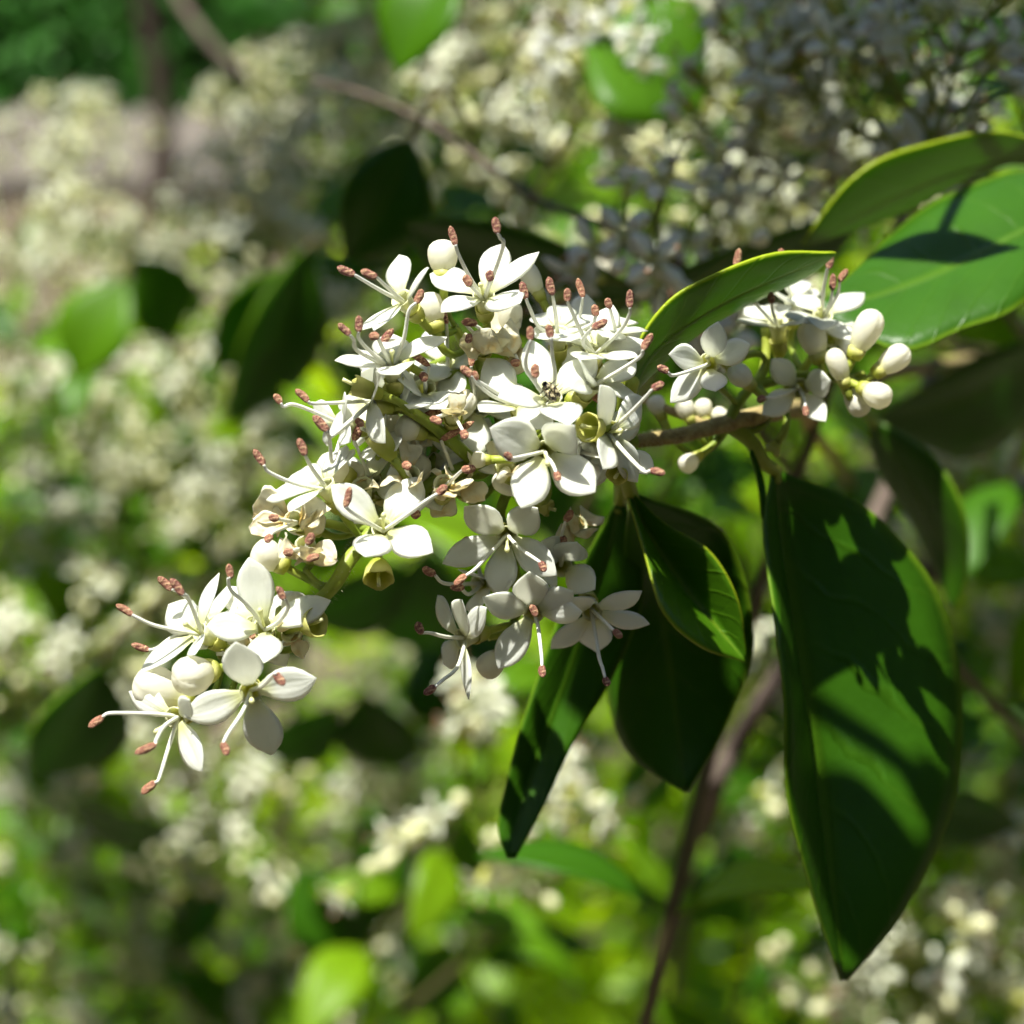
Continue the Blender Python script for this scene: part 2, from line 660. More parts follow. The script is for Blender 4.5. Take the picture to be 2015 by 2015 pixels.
def flower(pan, f, cx, cy, d, n, tips, stamens=(), style=None, L=4.05, ratio=0.56, to=None, wilt=False, label=None,
           tube_len=2.3, want=0.12, curl=None, bow=None, ped=True, tube_r=0.72):
    c = PF(f, cx, cy, d)
    n = V(*n)
    g = Geo()
    k = tube_r * MM
    base = c - n * (tube_len * MM)
    # corolla tube: outer wall up to the mouth and back down inside
    tl = tube_len * MM
    revolve(g, base, n, [(k * .50, tl * .30, .15), (k * .66, tl * .45, .45), (k * .78, tl * .75, .8), (k * 1.0, tl * 1.0, 1.0),
                         (k * .92, tl * 1.01, .95), (k * .62, tl * .70, .6), (k * .40, tl * .40, .3), (k * .05, tl * .33, .2)], seg=14)
    fo = g.build('wilted_flower' if wilt else 'flower', M['tube'], pan.o)
    if label:
        fo['label'] = label
    g = Geo()
    revolve(g, base, n, [(k * .2, 0, 0), (k * .62, tl * .04, .1), (k * .80, tl * .18, .4), (k * .86, tl * .42, .8), (k * .90, tl * .47, 1.0),
                         (k * .80, tl * .47, .9), (k * .70, tl * .30, .5)], seg=16, teeth=0.09 * MM, cap0=True)
    g.build('calyx', M['calyx'], fo)
    if ped:
        pedicel(pan, fo, base, n, to=to)
    for i, t in enumerate(tips):
        Lp = L * random.uniform(0.97, 1.03)
        wr = ratio
        tw = want
        if len(t) > 2 and t[2]:
            wr = t[2]
        if len(t) > 3:
            tw = t[3]
        tip = toward(c, f, t[0], t[1], d, Lp, n, tw)
        ax = (tip - c)
        inpl = (ax - n * ax.dot(n))
        inpl = inpl.normalized() if inpl.length > 1e-6 else perp(n)
        st = c + inpl * (k * .62) - n * (0.10 * MM)
        g = Geo()
        # the blade faces across the flower's normal, leaning with the petal
        up = n - ax.normalized() * n.dot(ax.normalized())
        if wilt:
            petal_geo(g, st, tip, up.normalized(), wr * Lp * MM, curl=random.uniform(-.2, .9), twist=random.uniform(-.8, .8),
                      wrinkle=0.42 * MM, seed=random.random() * 90, rows=22, cols=13, th=.08 * MM, roll=random.uniform(-0.3, .55))
        else:
            petal_geo(g, st, tip, up.normalized(), wr * Lp * MM, curl=random.uniform(-.22, .20) if curl is None else curl,
                      bow=random.uniform(.02, .09) if bow is None else bow, twist=random.uniform(-.22, .22), seed=random.random() * 90, rows=15, cols=9)
        g.build('petal', M['wilted' if wilt else 'petal'], fo)
    for s in stamens:
        # s: (list of filament points, anther base, anther tip[, length])
        path, a0, a1 = s[0], s[1], s[2]
        Lf = s[3] if len(s) > 3 else 4.6
        end = toward(c, f, a0[0], a0[1], d, Lf, n, 0.8)
        dend = (end - CAMP).dot(CF) / MM
        pts = [c - n * (0.5 * MM)]
        allp = [(cx, cy)] + list(path) + [tuple(a0)]
        tot = sum(math.dist(allp[i], allp[i + 1]) for i in range(len(allp) - 1)) or 1
        acc = 0
        for i, q in enumerate(path):
            acc += math.dist(allp[i], allp[i + 1])
            pts.append(PF(f, q[0], q[1], d + (dend - d) * acc / tot))
        pts.append(end)
        g = Geo()
        tube(g, cat_rom(pts, 14), 0.145 * MM, 0.10 * MM, seg=8)
        g.build('filament', M['filament'], fo)
        e2 = PF(f, a1[0], a1[1], dend - 0.1)
        g = Geo()
        ll = max((e2 - end).length, 0.55 * MM)
        dd = (e2 - end).normalized()
        anther_geo(g, end - dd * 0.12 * MM, end + dd * ll, random.uniform(.46, .56) * MM)
        g.build('anther', M['anther'], fo)
    if style is not None:
        q = toward(c, f, style[0], style[1], d, 1.7, n, .9)
        g = Geo()
        tube(g, cat_rom([c - n * (1.0 * MM), c.lerp(q, .5), q], 8), .1 * MM, seg=8,
             rfun=lambda t: (.09 + .13 * max(0, t - .55) / .45) * MM * (1 if t < .97 else .6))
        g.build('style', M['style'], fo)
    return fo


def bud(pan, f, bx, by, tx, ty, d, width, lean=0.0, to=None, label=None, ped=True):
    """closed corolla from its calyx end (b) to its tip (t); lean in mm tips it to the viewer."""
    b = PF(f, bx, by, d)
    t = PF(f, tx, ty, d - lean)
    ax = t - b
    L = ax.length
    n = ax.normalized()
    w_ = width * 0.5 * MM
    g = Geo()
    prof = [(w_ * .44, L * .0, 0), (w_ * .54, L * .12, .12), (w_ * .76, L * .26, .22), (w_ * .93, L * .42, .4, .02), (w_ * 1.0, L * .58, .55, .05),
            (w_ * .99, L * .72, .7, .08), (w_ * .88, L * .84, .8, .12), (w_ * .64, L * .93, .9, .2), (w_ * .34, L * .98, .96, .3), (w_ * .02, L * 1.0, 1)]
    revolve(g, b, n, prof, seg=32, lobes=4)
    o = g.build('bud', M['bud_skin'], pan.o)
    if label:
        o['label'] = label
    g = Geo()
    k = w_ * .62
    revolve(g, b - n * .35 * MM, n, [(k * .3, 0, 0), (k * .8, .08 * MM, .2), (k * 1.0, .4 * MM, .5), (k * 1.08, .8 * MM, .95), (k * .95, .8 * MM, .9)],
            seg=16, teeth=.06 * MM, cap0=True)
    g.build('calyx', M['calyx'], o)
    if ped:
        pedicel(pan, o, b - n * .3 * MM, n, to=to)
    return o


def empty_calyx(pan, f, bx, by, mx, my, d, r, lean=0.0, style=True, to=None):
    """spent calyx cup left after the corolla has dropped, mouth at (mx,my)."""
    b = PF(f, bx, by, d)
    t = PF(f, mx, my, d - lean)
    n = (t - b).normalized()
    L = (t - b).length
    k = r * MM
    g = Geo()
    revolve(g, b, n, [(k * .25, 0, 0), (k * .55, L * .15, .1), (k * .85, L * .5, .5), (k * 1.0, L * .97, .95), (k * .97, L * 1.02, .98),
                      (k * .88, L * .95, .85), (k * .72, L * .5, .4), (k * .3, L * .25, .2), (k * .05, L * .22, .2)], seg=18, teeth=.10 * MM, cap0=True)
    o = g.build('spent_calyx', M['calyx'], pan.o)
    if style:
        g = Geo()
        tube(g, cat_rom([b + n * L * .2, b + n * L * .9, b + n * L * 1.35 + CU * .1 * MM], 6), .1 * MM, .13 * MM, seg=8)
        g.build('style', M['style'], o)
    pedicel(pan, o, b, n, to=to)
    return o


# ------------------------------------------------------------------ leaves
def leaf_geo(g, mid, left, right, th=.22 * MM, rows=26, cols=11, mi=0, wave=0.25 * MM, seed=0):
    m_, l_, r_ = cat_rom(mid, rows), cat_rom(left, rows), cat_rom(right, rows)
    rings, us = [], []
    prev_n = CZ
    for i in range(rows + 1):
        top, bot = [], []
        s = (r_[i] - l_[i])
        t = m_[min(i + 1, rows)] - m_[max(i - 1, 0)]
        nn = s.cross(t)
        nn = nn.normalized() if nn.length > 1e-12 else CZ.copy()
        if nn.dot(prev_n) < 0:
            nn = -nn
        prev_n = nn
        for j in range(cols):
            v = -1 + 2 * j / (cols - 1)
            a = abs(v)
            e = l_[i] if v < 0 else r_[i]
            p = m_[i].lerp(e, a)
            p = p + nn * (0.10 * (e - m_[i]).length * (a - a * a) * 2.0)   # halves bulge a little
            p = p + Vector(mnoise.noise_vector(p * 130 + Vector((seed, 0, 0)))) * wave * (0.3 + .7 * a)
            tk = th * .5 * (1 if a < .9 else .8)
            top.append(p + nn * tk)
            bot.append(p - nn * tk)
        rings.append(top + list(reversed(bot)))
        us.append(i / rows)
    vv = [-1 + 2 * j / (cols - 1) for j in range(cols)]
    g.loft(rings, us=us, ws=vv + list(reversed(vv)), cap0=True, cap1=True, mi=mi)
    return m_


def leaf(parent, f, mid, left, right, pet=None, label=None, mat='leaf', rib=True):
    g = Geo()
    m = [PF(f, *p) for p in mid]
    mm = leaf_geo(g, m, [PF(f, *p) for p in left], [PF(f, *p) for p in right], seed=random.random() * 50)
    o = g.build('leaf', M[mat], parent)
    if label:
        o['label'] = label
    if rib:
        g = Geo()
        tube(g, [p - CZ * .16 * MM for p in mm[:-2]], .34 * MM, .08 * MM, seg=8, us=(1, 1))
        g.build('midrib', M['midrib'], o)
    if pet:
        g = Geo()
        pts = cat_rom([PF(f, *p) for p in pet] + [mm[0], mm[1]], 14)
        tube(g, pts, .55 * MM, .42 * MM, seg=10, us=(.4, 1))
        g.build('petiole', M['pedicel'], o)
    return o


def leaf_simple(parent, base, tip, n, width, fold=0.15, bend=0.08, mat='leaf', name='leaf'):
    ax = tip - base
    L = ax.length
    s = n.cross(ax).normalized()
    up = ax.normalized().cross(s).normalized()
    if up.dot(n) < 0:
        up = -up
    mid, l_, r_ = [], [], []
    for i in range(9):
        u = i / 8
        hw = lerp_tab(LEAF_TAB, u) * width * .5
        c = base + ax * u + up * (bend * L * math.sin(math.pi * u))
        mid.append(c)
        l_.append(c - s * hw + up * hw * fold)
        r_.append(c + s * hw + up * hw * fold)
    g = Geo()
    leaf_geo(g, mid, l_, r_, rows=14, cols=7, seed=random.random() * 50)
    return g.build(name, M[mat], parent)

# ================================================================== the setting
def ground_sheet(name, x0, x1, y0, y1, z, mat, sub=40, bumpy=0.0):
    g = Geo()
    rows = []
    for i in range(sub + 1):
        r = []
        for j in range(sub + 1):
            x = x0 + (x1 - x0) * j / sub
            y = y0 + (y1 - y0) * i / sub
            zz = z + (mnoise.noise(Vector((x * 1.7, y * 1.7, 0))) * bumpy if bumpy else 0)
            r.append(Vector((x, y, zz)))
        rows.append(r)
    g.loft(rows, closed=False)
    o = g.build(name, M[mat], None, Vector((0, 0, z)))
    o['kind'] = 'structure'
    return o


ground_sheet('ground', -60, 60, -40, 80, 0.0, 'soil', 160, 0.0)
g = Geo()                                                     # path with a low kerb step across the back of the garden
for (y0, y1, z) in ((4.14, 4.76, 0.05),):
    ring = lambda x: [Vector((x, y0, -.05)), Vector((x, y0, z - .01)), Vector((x, y0 + .015, z)), Vector((x, y1, z)), Vector((x, y1, -.05))]
    g.loft([ring(-14 + i * 0.5) for i in range(57)], closed=False)
o = g.build('path', M['paving'], None, Vector((0, 4.6, 0)), smooth=False)
o['kind'] = 'structure'

# ================================================================== the sharp flower panicle
main = Panicle(P(1250, 866, 140), 'sharp cluster of white four-petalled privet flowers reaching out past its spent brown flowers')
rachis = main.stalk([P(1250, 866, 140), P(1100, 893, 138), P(938, 915, 135), P(800, 985, 134), P(700, 1085, 132), P(652, 1158, 131),
                     P(575, 1225, 132), P(505, 1285, 133.5), P(440, 1290, 134)], .62, .36, 'pedicel', 'rachis', hairy=420, n=40)
br1 = main.stalk([P(938, 912, 135), P(890, 870, 133), P(840, 830, 132), P(788, 797, 131.5), P(742, 770, 131.5)], .44, .33, hairy=60)
br2 = main.stalk([P(1010, 900, 137), P(975, 800, 138), P(925, 700, 137), P(893, 640, 136.5)], .42, .3)
br3 = main.stalk([P(1060, 893, 138), P(1085, 800, 138), P(1105, 720, 138.5), P(1120, 680, 138.5)], .42, .3)
br4 = main.stalk([P(800, 985, 134), P(740, 1035, 133.5), P(690, 1040, 133), P(640, 1030, 133), P(600, 1040, 133)], .36, .28)
br5 = main.stalk([P(652, 1158, 131), P(625, 1150, 131.5), P(600, 1125, 132)], .32, .25, hairy=40)

# --- end of the panicle (lower left)
flower(main, 'E', 1300, 640, 130, (0.02, .5, .86), [(1195, 160, .58), (1760, 458, .5), (905, 640, .52), (1300, 892, .6)],
       [([(1190, 500), (1075, 400), (1050, 320)], (1068, 300), (1052, 208)), ([(1400, 610), (1462, 520), (1452, 470)], (1435, 450), (1388, 365))],
       style=(1268, 520))
flower(main, 'E', 835, 680, 129.5, (-.62, .42, .66), [(640, 490, .62), (992, 272, .42), (440, 950, .5), (818, 838, .40)],
       [([(560, 640), (420, 580)], (385, 560), (275, 490)), ([(820, 560), (770, 440)], (735, 420), (650, 310))], style=(745, 620))
flower(main, 'E', 930, 615, 133.5, (-.45, .7, .5), [(1045, 365, .45), (760, 560, .5), (1080, 560), (900, 800)],
       [([(780, 460), (700, 400)], (655, 385), (565, 298)), ([(700, 700), (560, 790)], (500, 805), (380, 765))])
flower(main, 'E', 1205, 1095, 126.2, (.08, -.12, .99), [(1105, 752, .56), (1665, 1000, .5), (1355, 1540, .55), (750, 1272, .5)],
       [([(1150, 1230), (1050, 1380)], (1015, 1450), (1045, 1535)), ([(1290, 1050), (1370, 970)], (1375, 970), (1440, 1050))], style=(1215, 1165), L=4.3)
flower(main, 'E', 680, 1275, 127.8, (-.42, -.12, .9), [(868, 1642, .5), (395, 1040, .40), (360, 1085, .34), (790, 1150, .36)],
       [([(520, 1245), (290, 1240), (215, 1245)], (180, 1268), (85, 1340)), ([(610, 1330), (555, 1420)], (545, 1460), (405, 1520)),
        ([(650, 1440), (590, 1640), (565, 1710)], (540, 1720), (450, 1800))], style=(540, 1380), want=.2)
bud(main, 'E', 935, 945, 700, 1010, 128.2, 2.45, lean=2.2, label='plump closed cream bud with a cross of seams on its end')
bud(main, 'E', 770, 1165, 400, 1000, 130.3, 2.75, lean=.5)
flower(main, 'E', 1210, 735, 133.5, (-.2, -.3, .9), [(1080, 790), (1130, 700), (1290, 720)], [([], (1200, 720), (1240, 700), 1.5)], wilt=True, L=2.4)
flower(main, 'E', 1490, 690, 131.5, (.35, -.5, .75), [(1560, 850), (1500, 840), (1590, 740), (1440, 650)], [], wilt=True, L=2.7, ratio=.42,
       label='small shrivelled cream flower hanging at the panicle tip')
empty_calyx(main, 'E', 1560, 640, 1665, 612, 131, .98, lean=.9)

# --- left middle
flower(main, 'C', 1170, 925, 129.3, (0, .36, .93), [(782, 595, .52), (1458, 532, .54), (1545, 1106, .54), (1035, 1142, .56)],
       [([(1060, 880), (930, 800)], (888, 760), (925, 610)), ([(1300, 860), (1480, 730)], (1590, 660), (1660, 600))], style=(1180, 815), L=4.25)
flower(main, 'C', 722, 588, 130.2, (-.45, .76, .47), [(275, 700, .42), (455, 795, .4), (475, 520, .6), (890, 298, .42), (962, 325, .36)],
       [([(640, 480), (595, 400)], (580, 365), (530, 240)), ([(520, 590), (310, 500)], (265, 440), (190, 325))], want=.05)
flower(main, 'C', 830, 130, 133.6, (-.8, .15, .55), [(720, 245, .44), (640, -10, .4), (930, 260, .4), (900, -60)],
       [([(790, 420), (770, 260)], (745, 180), (640, 70), 6.5), ([(520, -10), (420, 0)], (395, -30), (345, -95))])
# wilted pair with browned petals
flower(main, 'C', 490, 870, 130.6, (-.35, .2, .9), [(225, 880, .6), (330, 740, .7), (700, 720, .6), (170, 950, .5), (720, 850, .5)],
       [([(400, 860)], (370, 850), (310, 840), 3), ([(350, 950)], (320, 980), (290, 1020), 3)], wilt=True, L=3.5,
       label='spent flower with browned papery petals curling inwards')
flower(main, 'C', 580, 1060, 129.8, (-.1, .35, .9), [(340, 1170, .6), (730, 830, .4), (860, 1150, .5), (640, 1290, .6), (400, 1060)],
       [([(590, 1060)], (600, 1040), (640, 960), 2.5), ([(640, 1110)], (600, 1165), (690, 1130), 2.5), ([(500, 1090)], (480, 1110), (440, 1110), 2.5)],
       wilt=True, L=3.5, label='shrivelled cream flower with crumpled petals and red-brown anthers')
bud(main, 'C', 420, 1210, 185, 1070, 131.6, 2.1, lean=.4)
empty_calyx(main, 'C', 1262, 412, 1115, 205, 131.2, .82, lean=.2)
flower(main, 'C', 1375, 520, 131.5, (-.1, .4, .85), [(1150, 545, .4), (1390, 280, .55), (1290, 400), (1500, 560)],
       [([], (1330, 440), (1370, 455), 2)], wilt=True, L=2.9, label='half dried small flower with narrow rolled white petals')
flower(main, 'C', 1640, 590, 131.6, (.1, .4, .85), [(1905, 640, .5), (1500, 380, .2), (1740, 460, .4), (1600, 760, .6), (1560, 830, .3)],
       [([], (1780, 480), (1880, 470), 2.5), ([(1600, 640)], (1600, 650), (1660, 610), 2), ([], (1400, 830), (1450, 810), 2.5)], wilt=True, L=3.0)
empty_calyx(main, 'C', 1135, 1165, 1140, 1320, 130.6, 1.0, lean=1.0)
flower(main, 'J', 640, 1130, 133, (-.1, .6, .7), [(540, 1010, .6), (760, 1080, .6), (720, 1000, .6)], [], wilt=True, L=2.3)
flower(main, 'J', 1500, 400, 131.0, (.0, .5, .8), [(1360, 330, .6), (1640, 330, .6), (1480, 500, .7), (1580, 260, .6), (1690, 500, .25)],
       [([], (1300, 500), (1400, 540), 2.5), ([], (1600, 620), (1620, 680), 3.0)], wilt=True, L=2.3, label='spent yellowed flower with lobes closing over its mouth')
empty_calyx(main, 'J', 960, 395, 760, 400, 131.4, .62, lean=.3, style=False)
empty_calyx(main, 'J', 860, 290, 560, 180, 130.4, .68, lean=.3)
bud(main, 'J', 1210, 640, 960, 560, 132.6, 1.7, lean=.5)
flower(main, 'J', 780, 640, 134.5, (-.3, .2, .8), [(540, 690, .4), (700, 900, .4), (860, 480, .5), (960, 800, .5)], [([(650, 600)], (640, 560), (590, 510))])
flower(main, 'J', 900, 210, 134.5, (.1, -.1, .9), [(740, 330, .5), (640, 60, .5), (1010, 20), (1060, 330)], [])

# --- top left
flower(main, 'A', 1115, 800, 131, (-.5, .5, .7), [(1112, 470, .5), (1325, 568, .42), (820, 1042, .46), (912, 1045, .36)],
       [([(1000, 760), (860, 680)], (760, 620), (630, 560)), ([(1000, 705)], (925, 635), (810, 590))])
bud(main, 'A', 1440, 640, 1430, 352, 133.6, 2.0, label='tall upright white bud at the top of the cluster')
bud(main, 'A', 1380, 1030, 1290, 760, 133.8, 2.1)
flower(main, 'A', 1745, 770, 131.5, (-.05, .62, .78), [(1335, 622, .5), (1892, 388, .5), (2168, 440, .36), (1420, 905, .42), (2025, 832, .6)],
       [([(1640, 640), (1560, 480)], (1530, 390), (1490, 250)), ([], (1640, 700), (1600, 620), 2.5), ([], (1792, 660), (1795, 585), 2.5),
        ([(1890, 420), (1870, 340)], (1850, 300), (1830, 180), 6)], style=(1720, 690))
flower(main, 'A', 1045, 1285, 130.2, (-.08, .84, .53), [(615, 1275, .46), (1035, 1065, .62), (1470, 1092, .44), (1100, 1384, .62)],
       [([(900, 1220), (800, 1110)], (798, 1050), (795, 930)), ([(790, 1200), (760, 1120)], (725, 1075), (640, 990), 5), ([(1140, 1100), (1175, 900)], (1235, 830), (1280, 730)),
        ([(950, 1120)], (940, 1090), (880, 1085), 4)], style=(1050, 1200), to=P(788, 797, 131.5))
flower(main, 'A', 860, 1560, 131.6, (-.8, .25, .5), [(545, 1870, .42), (1000, 1900, .5), (960, 1380), (640, 1620, .3)],
       [([(700, 1590), (450, 1600)], (410, 1580), (315, 1490)), ([(640, 1810), (572, 1850)], (560, 1800), (450, 1690), 5)])
flower(main, 'A', 1300, 1480, 133.8, (0, .3, .9), [(1090, 1420, .5), (1180, 1640), (1450, 1640, .5), (1440, 1300, .5)], [([], (1300, 1420), (1280, 1380), 3)])
flower(main, 'A', 1760, 1130, 133.4, (.1, .3, .9), [(1470, 1180, .5), (1930, 1000), (1760, 1290), (1850, 1200)], [([], (1640, 1080), (1620, 1140), 3), ([], (1590, 980), (1700, 990), 3)],
       wilt=True, L=4.0, label='large papery cream flower gone brown at the centre')

# --- top right of the panicle
flower(main, 'B', 905, 1165, 128.2, (.02, .5, .86), [(742, 730, .5), (1250, 868, .5), (505, 1160, .46), (1042, 1378, .66)],
       [([(935, 1000), (915, 850)], (905, 705), (880, 610)), ([(800, 1080)], (785, 1010), (785, 910), 3.0), ([(720, 950)], (750, 725), (745, 625), 5)], L=4.2)
flower(main, 'B', 640, 1195, 130.6, (-.2, .5, .82), [(408, 878, .56), (365, 1278, .5), (905, 1392, .6), (620, 1050, .3)],
       [([(470, 1160), (340, 1060)], (295, 1000), (220, 930)), ([], (330, 1030), (320, 985), 4)], L=4.2)
flower(main, 'B', 860, 1580, 127.5, (.08, -.06, .99), [(440, 1405, .62), (1085, 1385, .6), (670, 2005, .55), (1240, 1885, .56)],
       [([(920, 1680)], (945, 1740), (965, 1800), 2.6), ([(760, 1600)], (600, 1632), (575, 1610), 3.2)], style=(880, 1680), L=4.5,
       label='broad flower lit down its left petals, throat yellow')
flower(main, 'B', 1370, 1430, 128.8, (.5, .02, .86), [(1285, 1075, .5), (1602, 1170, .5), (1565, 1812, .46), (1300, 1712, .5)],
       [([(1480, 1310), (1600, 1190)], (1680, 1100), (1765, 1055), 5), ([(1480, 1600), (1610, 1728)], (1665, 1722), (1775, 1745), 5)], style=(1440, 1420))
flower(main, 'B', 1245, 800, 131.6, (.1, .74, .66), [(1372, 462, .46), (1630, 742, .46), (945, 615, .5), (1560, 860, .36), (1140, 880)],
       [([(1430, 660), (1500, 540)], (1505, 480), (1505, 345), 5), ([(1150, 760), (1180, 680)], (1225, 640), (1335, 578), 4.4),
        ([(1130, 660), (1050, 480)], (1030, 430), (1030, 335), 5.5)], L=4.1)
flower(main, 'B', 960, 660, 133.4, (0, .8, .6), [(795, 535, .5), (1005, 465, .5), (1240, 545, .3), (860, 720), (1050, 740)],
       [([(820, 640), (740, 480)], (715, 410), (680, 285), 5), ([(935, 500)], (915, 380), (885, 250), 5), ([(1200, 620)], (1250, 540), (1230, 460), 4)])
flower(main, 'B', 1420, 640, 134, (.2, .8, .55), [(1560, 640, .6), (1440, 560, .6), (1300, 700)], [([], (1350, 480), (1330, 410), 5)])
flower(main, 'B', 1225, 1055, 129.8, (.45, .6, .65), [(1555, 905, .46), (1568, 1172, .46), (1130, 900, .5), (1060, 1100, .4)],
       [([(1400, 980), (1580, 860)], (1605, 800), (1675, 680), 5)])
bud(main, 'B', 1060, 1190, 1215, 1040, 131.5, 1.6)
empty_calyx(main, 'B', 1290, 1400, 1180, 1395, 128.6, .95, lean=1.2)
empty_calyx(main, 'B', 1440, 1680, 1405, 1760, 131, .72, lean=.9)
flower(main, 'B', 1075, 1640, 132, (.1, .2, .95), [(1180, 1490, .5), (1000, 1560, .4), (1240, 1800, .5), (1050, 1780)], [])
flower(main, 'B', 1190, 1560, 131.2, (.1, -.2, .95), [(1100, 1640, .5), (1180, 1480, .5), (1260, 1620, .5)], [])
flower(main, 'B', 600, 780, 134.6, (-.2, .3, .9), [(440, 900, .6), (720, 640, .6), (560, 590, .6), (690, 900, .6)],
       [([], (300, 600), (240, 590), 4), ([], (660, 900), (600, 905), 3)], wilt=True, L=4.0, label='browned papery flower in the shade of its neighbours')
flower(main, 'B', 560, 1700, 133, (0, .3, .9), [(450, 1560, .5), (620, 1560, .4), (700, 1780)], [], wilt=True, L=2.8)
bud(main, 'B', 430, 1640, 300, 1640, 132.5, 1.1)
bud(main, 'B', 590, 1790, 510, 1730, 133, 1.2)
# flowers and buds deep in the panicle, glimpsed between the front ones
fr_ = random.Random(5)
for (x, y, d, kind) in ((745, 735, 135.5, 0), (800, 770, 136, 1), (850, 800, 135.5, 2), (905, 770, 136.5, 0), (880, 850, 136, 1), (800, 880, 135.5, 0), (720, 850, 135, 2), (700, 910, 134.5, 1),
                        (930, 880, 136.5, 2), (840, 690, 137, 0), (960, 640, 137, 2), (770, 690, 135.5, 2), (860, 910, 135, 1), (660, 900, 134, 2), (1090, 640, 137, 0), (1020, 560, 137.5, 2),
                        (1180, 690, 137, 2), (780, 930, 135, 2), (1150, 850, 134, 0), (990, 930, 134.5, 2), (600, 1000, 133.5, 2), (420, 1230, 134, 2), (560, 1190, 133.5, 2), (480, 1180, 134.5, 0)):
    a = fr_.uniform(0, 6.28)
    if kind == 2:
        bud(main, 'W', x, y, x + 62 * math.cos(a), y - 62 * abs(math.sin(a)) - 12, d, fr_.uniform(1.3, 1.9), lean=fr_.uniform(0, 1.2))
    else:
        tips = [(x + 112 * math.cos(a + k * 1.57) * fr_.uniform(.7, 1), y - 112 * math.sin(a + k * 1.57) * fr_.uniform(.6, .95)) for k in range(4)]
        flower(main, 'W', x, y, d, (fr_.uniform(-.4, .3), fr_.uniform(.2, .6), .8), tips, [([], (x + fr_.uniform(-40, 40), y - 80), (x + fr_.uniform(-50, 50), y - 115), 4.2)], wilt=kind == 1 and fr_.random() < .3, L=3.6)
main.finish()

# ================================================================== the hanging cluster in the shade
low = Panicle(P(1005, 900, 138.5), 'shaded white flower cluster hanging from the underside of the branch')
low.stalk([P(1012, 900, 138.2), P(1000, 960, 138.5), P(985, 1020, 139), P(1010, 1110, 140), P(1030, 1180, 140.5)], .4, .28, n=20)
low.stalk([P(1010, 1110, 140), P(1060, 1080, 140), P(1095, 1060, 140)], .3, .24)
low.stalk([P(1030, 1180, 140.5), P(1000, 1240, 140), P(960, 1255, 139.5)], .3, .24)
flower(low, 'D', 765, 600, 134.2, (0, -.2, .98), [(440, 370, .5), (1000, 378, .5), (268, 802, .44), (690, 1045, .5), (1142, 892, .5)],
       [([(640, 725), (520, 850)], (450, 900), (360, 970)), ([(860, 690), (960, 760)], (1020, 800), (1055, 870))], style=(765, 715), L=4.3,
       label='five-petalled flower facing straight out, topmost of the hanging cluster')
flower(low, 'D', 965, 1180, 135.4, (-.05, -.1, .99), [(935, 862, .6), (575, 1068, .46), (1262, 1022, .46), (1335, 1172, .42), (690, 1605, .5)],
       [([(1000, 1290), (1025, 1500)], (1030, 1590), (1035, 1675)), ([], (985, 1200), (945, 1120), 2)], L=4.2)
flower(low, 'D', 410, 1385, 135.2, (-.75, -.2, .62), [(240, 1045, .42), (612, 1150, .42), (420, 1080, .5), (285, 1580, .46), (482, 1842, .36)],
       [([(300, 1365), (180, 1335)], (110, 1335), (80, 1250)), ([(390, 1590), (280, 1690)], (215, 1745), (130, 1800))])
flower(low, 'D', 1415, 1180, 137, (.15, -.45, .87), [(1792, 1018, .4), (1852, 1270, .36), (1100, 1455, .42), (1445, 1485, .56), (1235, 1070, .5)],
       [([(1460, 1500), (1490, 1600)], (1510, 1680), (1535, 1740), 5.5), ([], (1580, 1320), (1640, 1370), 4)], tube_len=2.6)
flower(low, 'D', 1180, 830, 137.2, (.1, -.1, .98), [(1432, 1002, .54), (1030, 640, .6), (1290, 640, .6), (1050, 930, .5)],
       [([(1200, 720)], (1200, 660), (1185, 590), 3), ([(1180, 600)], (1210, 480), (1260, 400), 5)], label='translucent flower behind the hanging cluster, its petals browning')
flower(low, 'D', 1300, 520, 138.6, (.3, .2, .9), [(1440, 420, .6), (1200, 440, .5), (1420, 700, .5), (1200, 640, .6)], [], wilt=True, L=3.4)
flower(low, 'D', 560, 960, 138.6, (-.3, 0, .9), [(440, 860, .5), (520, 1180, .5), (800, 950, .5)],
       [([(480, 1040), (420, 1000)], (430, 990), (330, 990), 5), ([(300, 960)], (210, 890), (120, 840), 6.5), ([(500, 650)], (505, 650), (425, 620), 5)])
bud(low, 'D', 740, 1480, 560, 1650, 137.5, 1.8)
empty_calyx(low, 'D', 960, 330, 1090, 390, 137, .6, lean=.3)
low.finish()

# ================================================================== leafy twig that carries them
twig_o = thing('leafy_twig', P(1640, 800, 156), 'brown downy twig with glossy dark green leaves hanging behind the sharp flowers', 'twig')
tw_pts = cat_rom([P(1200, 874, 140), P(1330, 858, 142.5), P(1430, 833, 145), P(1505, 815, 149), P(1560, 805, 160), P(1590, 815, 185), P(1600, 850, 230), P(1640, 900, 300), P(1700, 1000, 400)], 46)
g = Geo()
tube(g, tw_pts, .46 * MM, 1.0 * MM, seg=12, jitter=.06)
g.build('twig', M['twig'], twig_o)
hg = Geo()
for _ in range(1500):
    i = random.randrange(22)
    p = tw_pts[i].lerp(tw_pts[i + 1], random.random())
    d = (tw_pts[i + 1] - tw_pts[i]).normalized()
    a = Vector((random.gauss(0, 1), random.gauss(0, 1), random.gauss(0, 1)))
    a = (a - d * a.dot(d)).normalized()
    q0 = p + a * .48 * MM
    tube(hg, [q0, q0 + (a + d * random.uniform(-.4, .4)).normalized() * random.uniform(.12, .3) * MM], .012 * MM, .005 * MM, seg=3)
h = hg.build('hairs', M['hair'], twig_o)
h['kind'] = 'stuff'

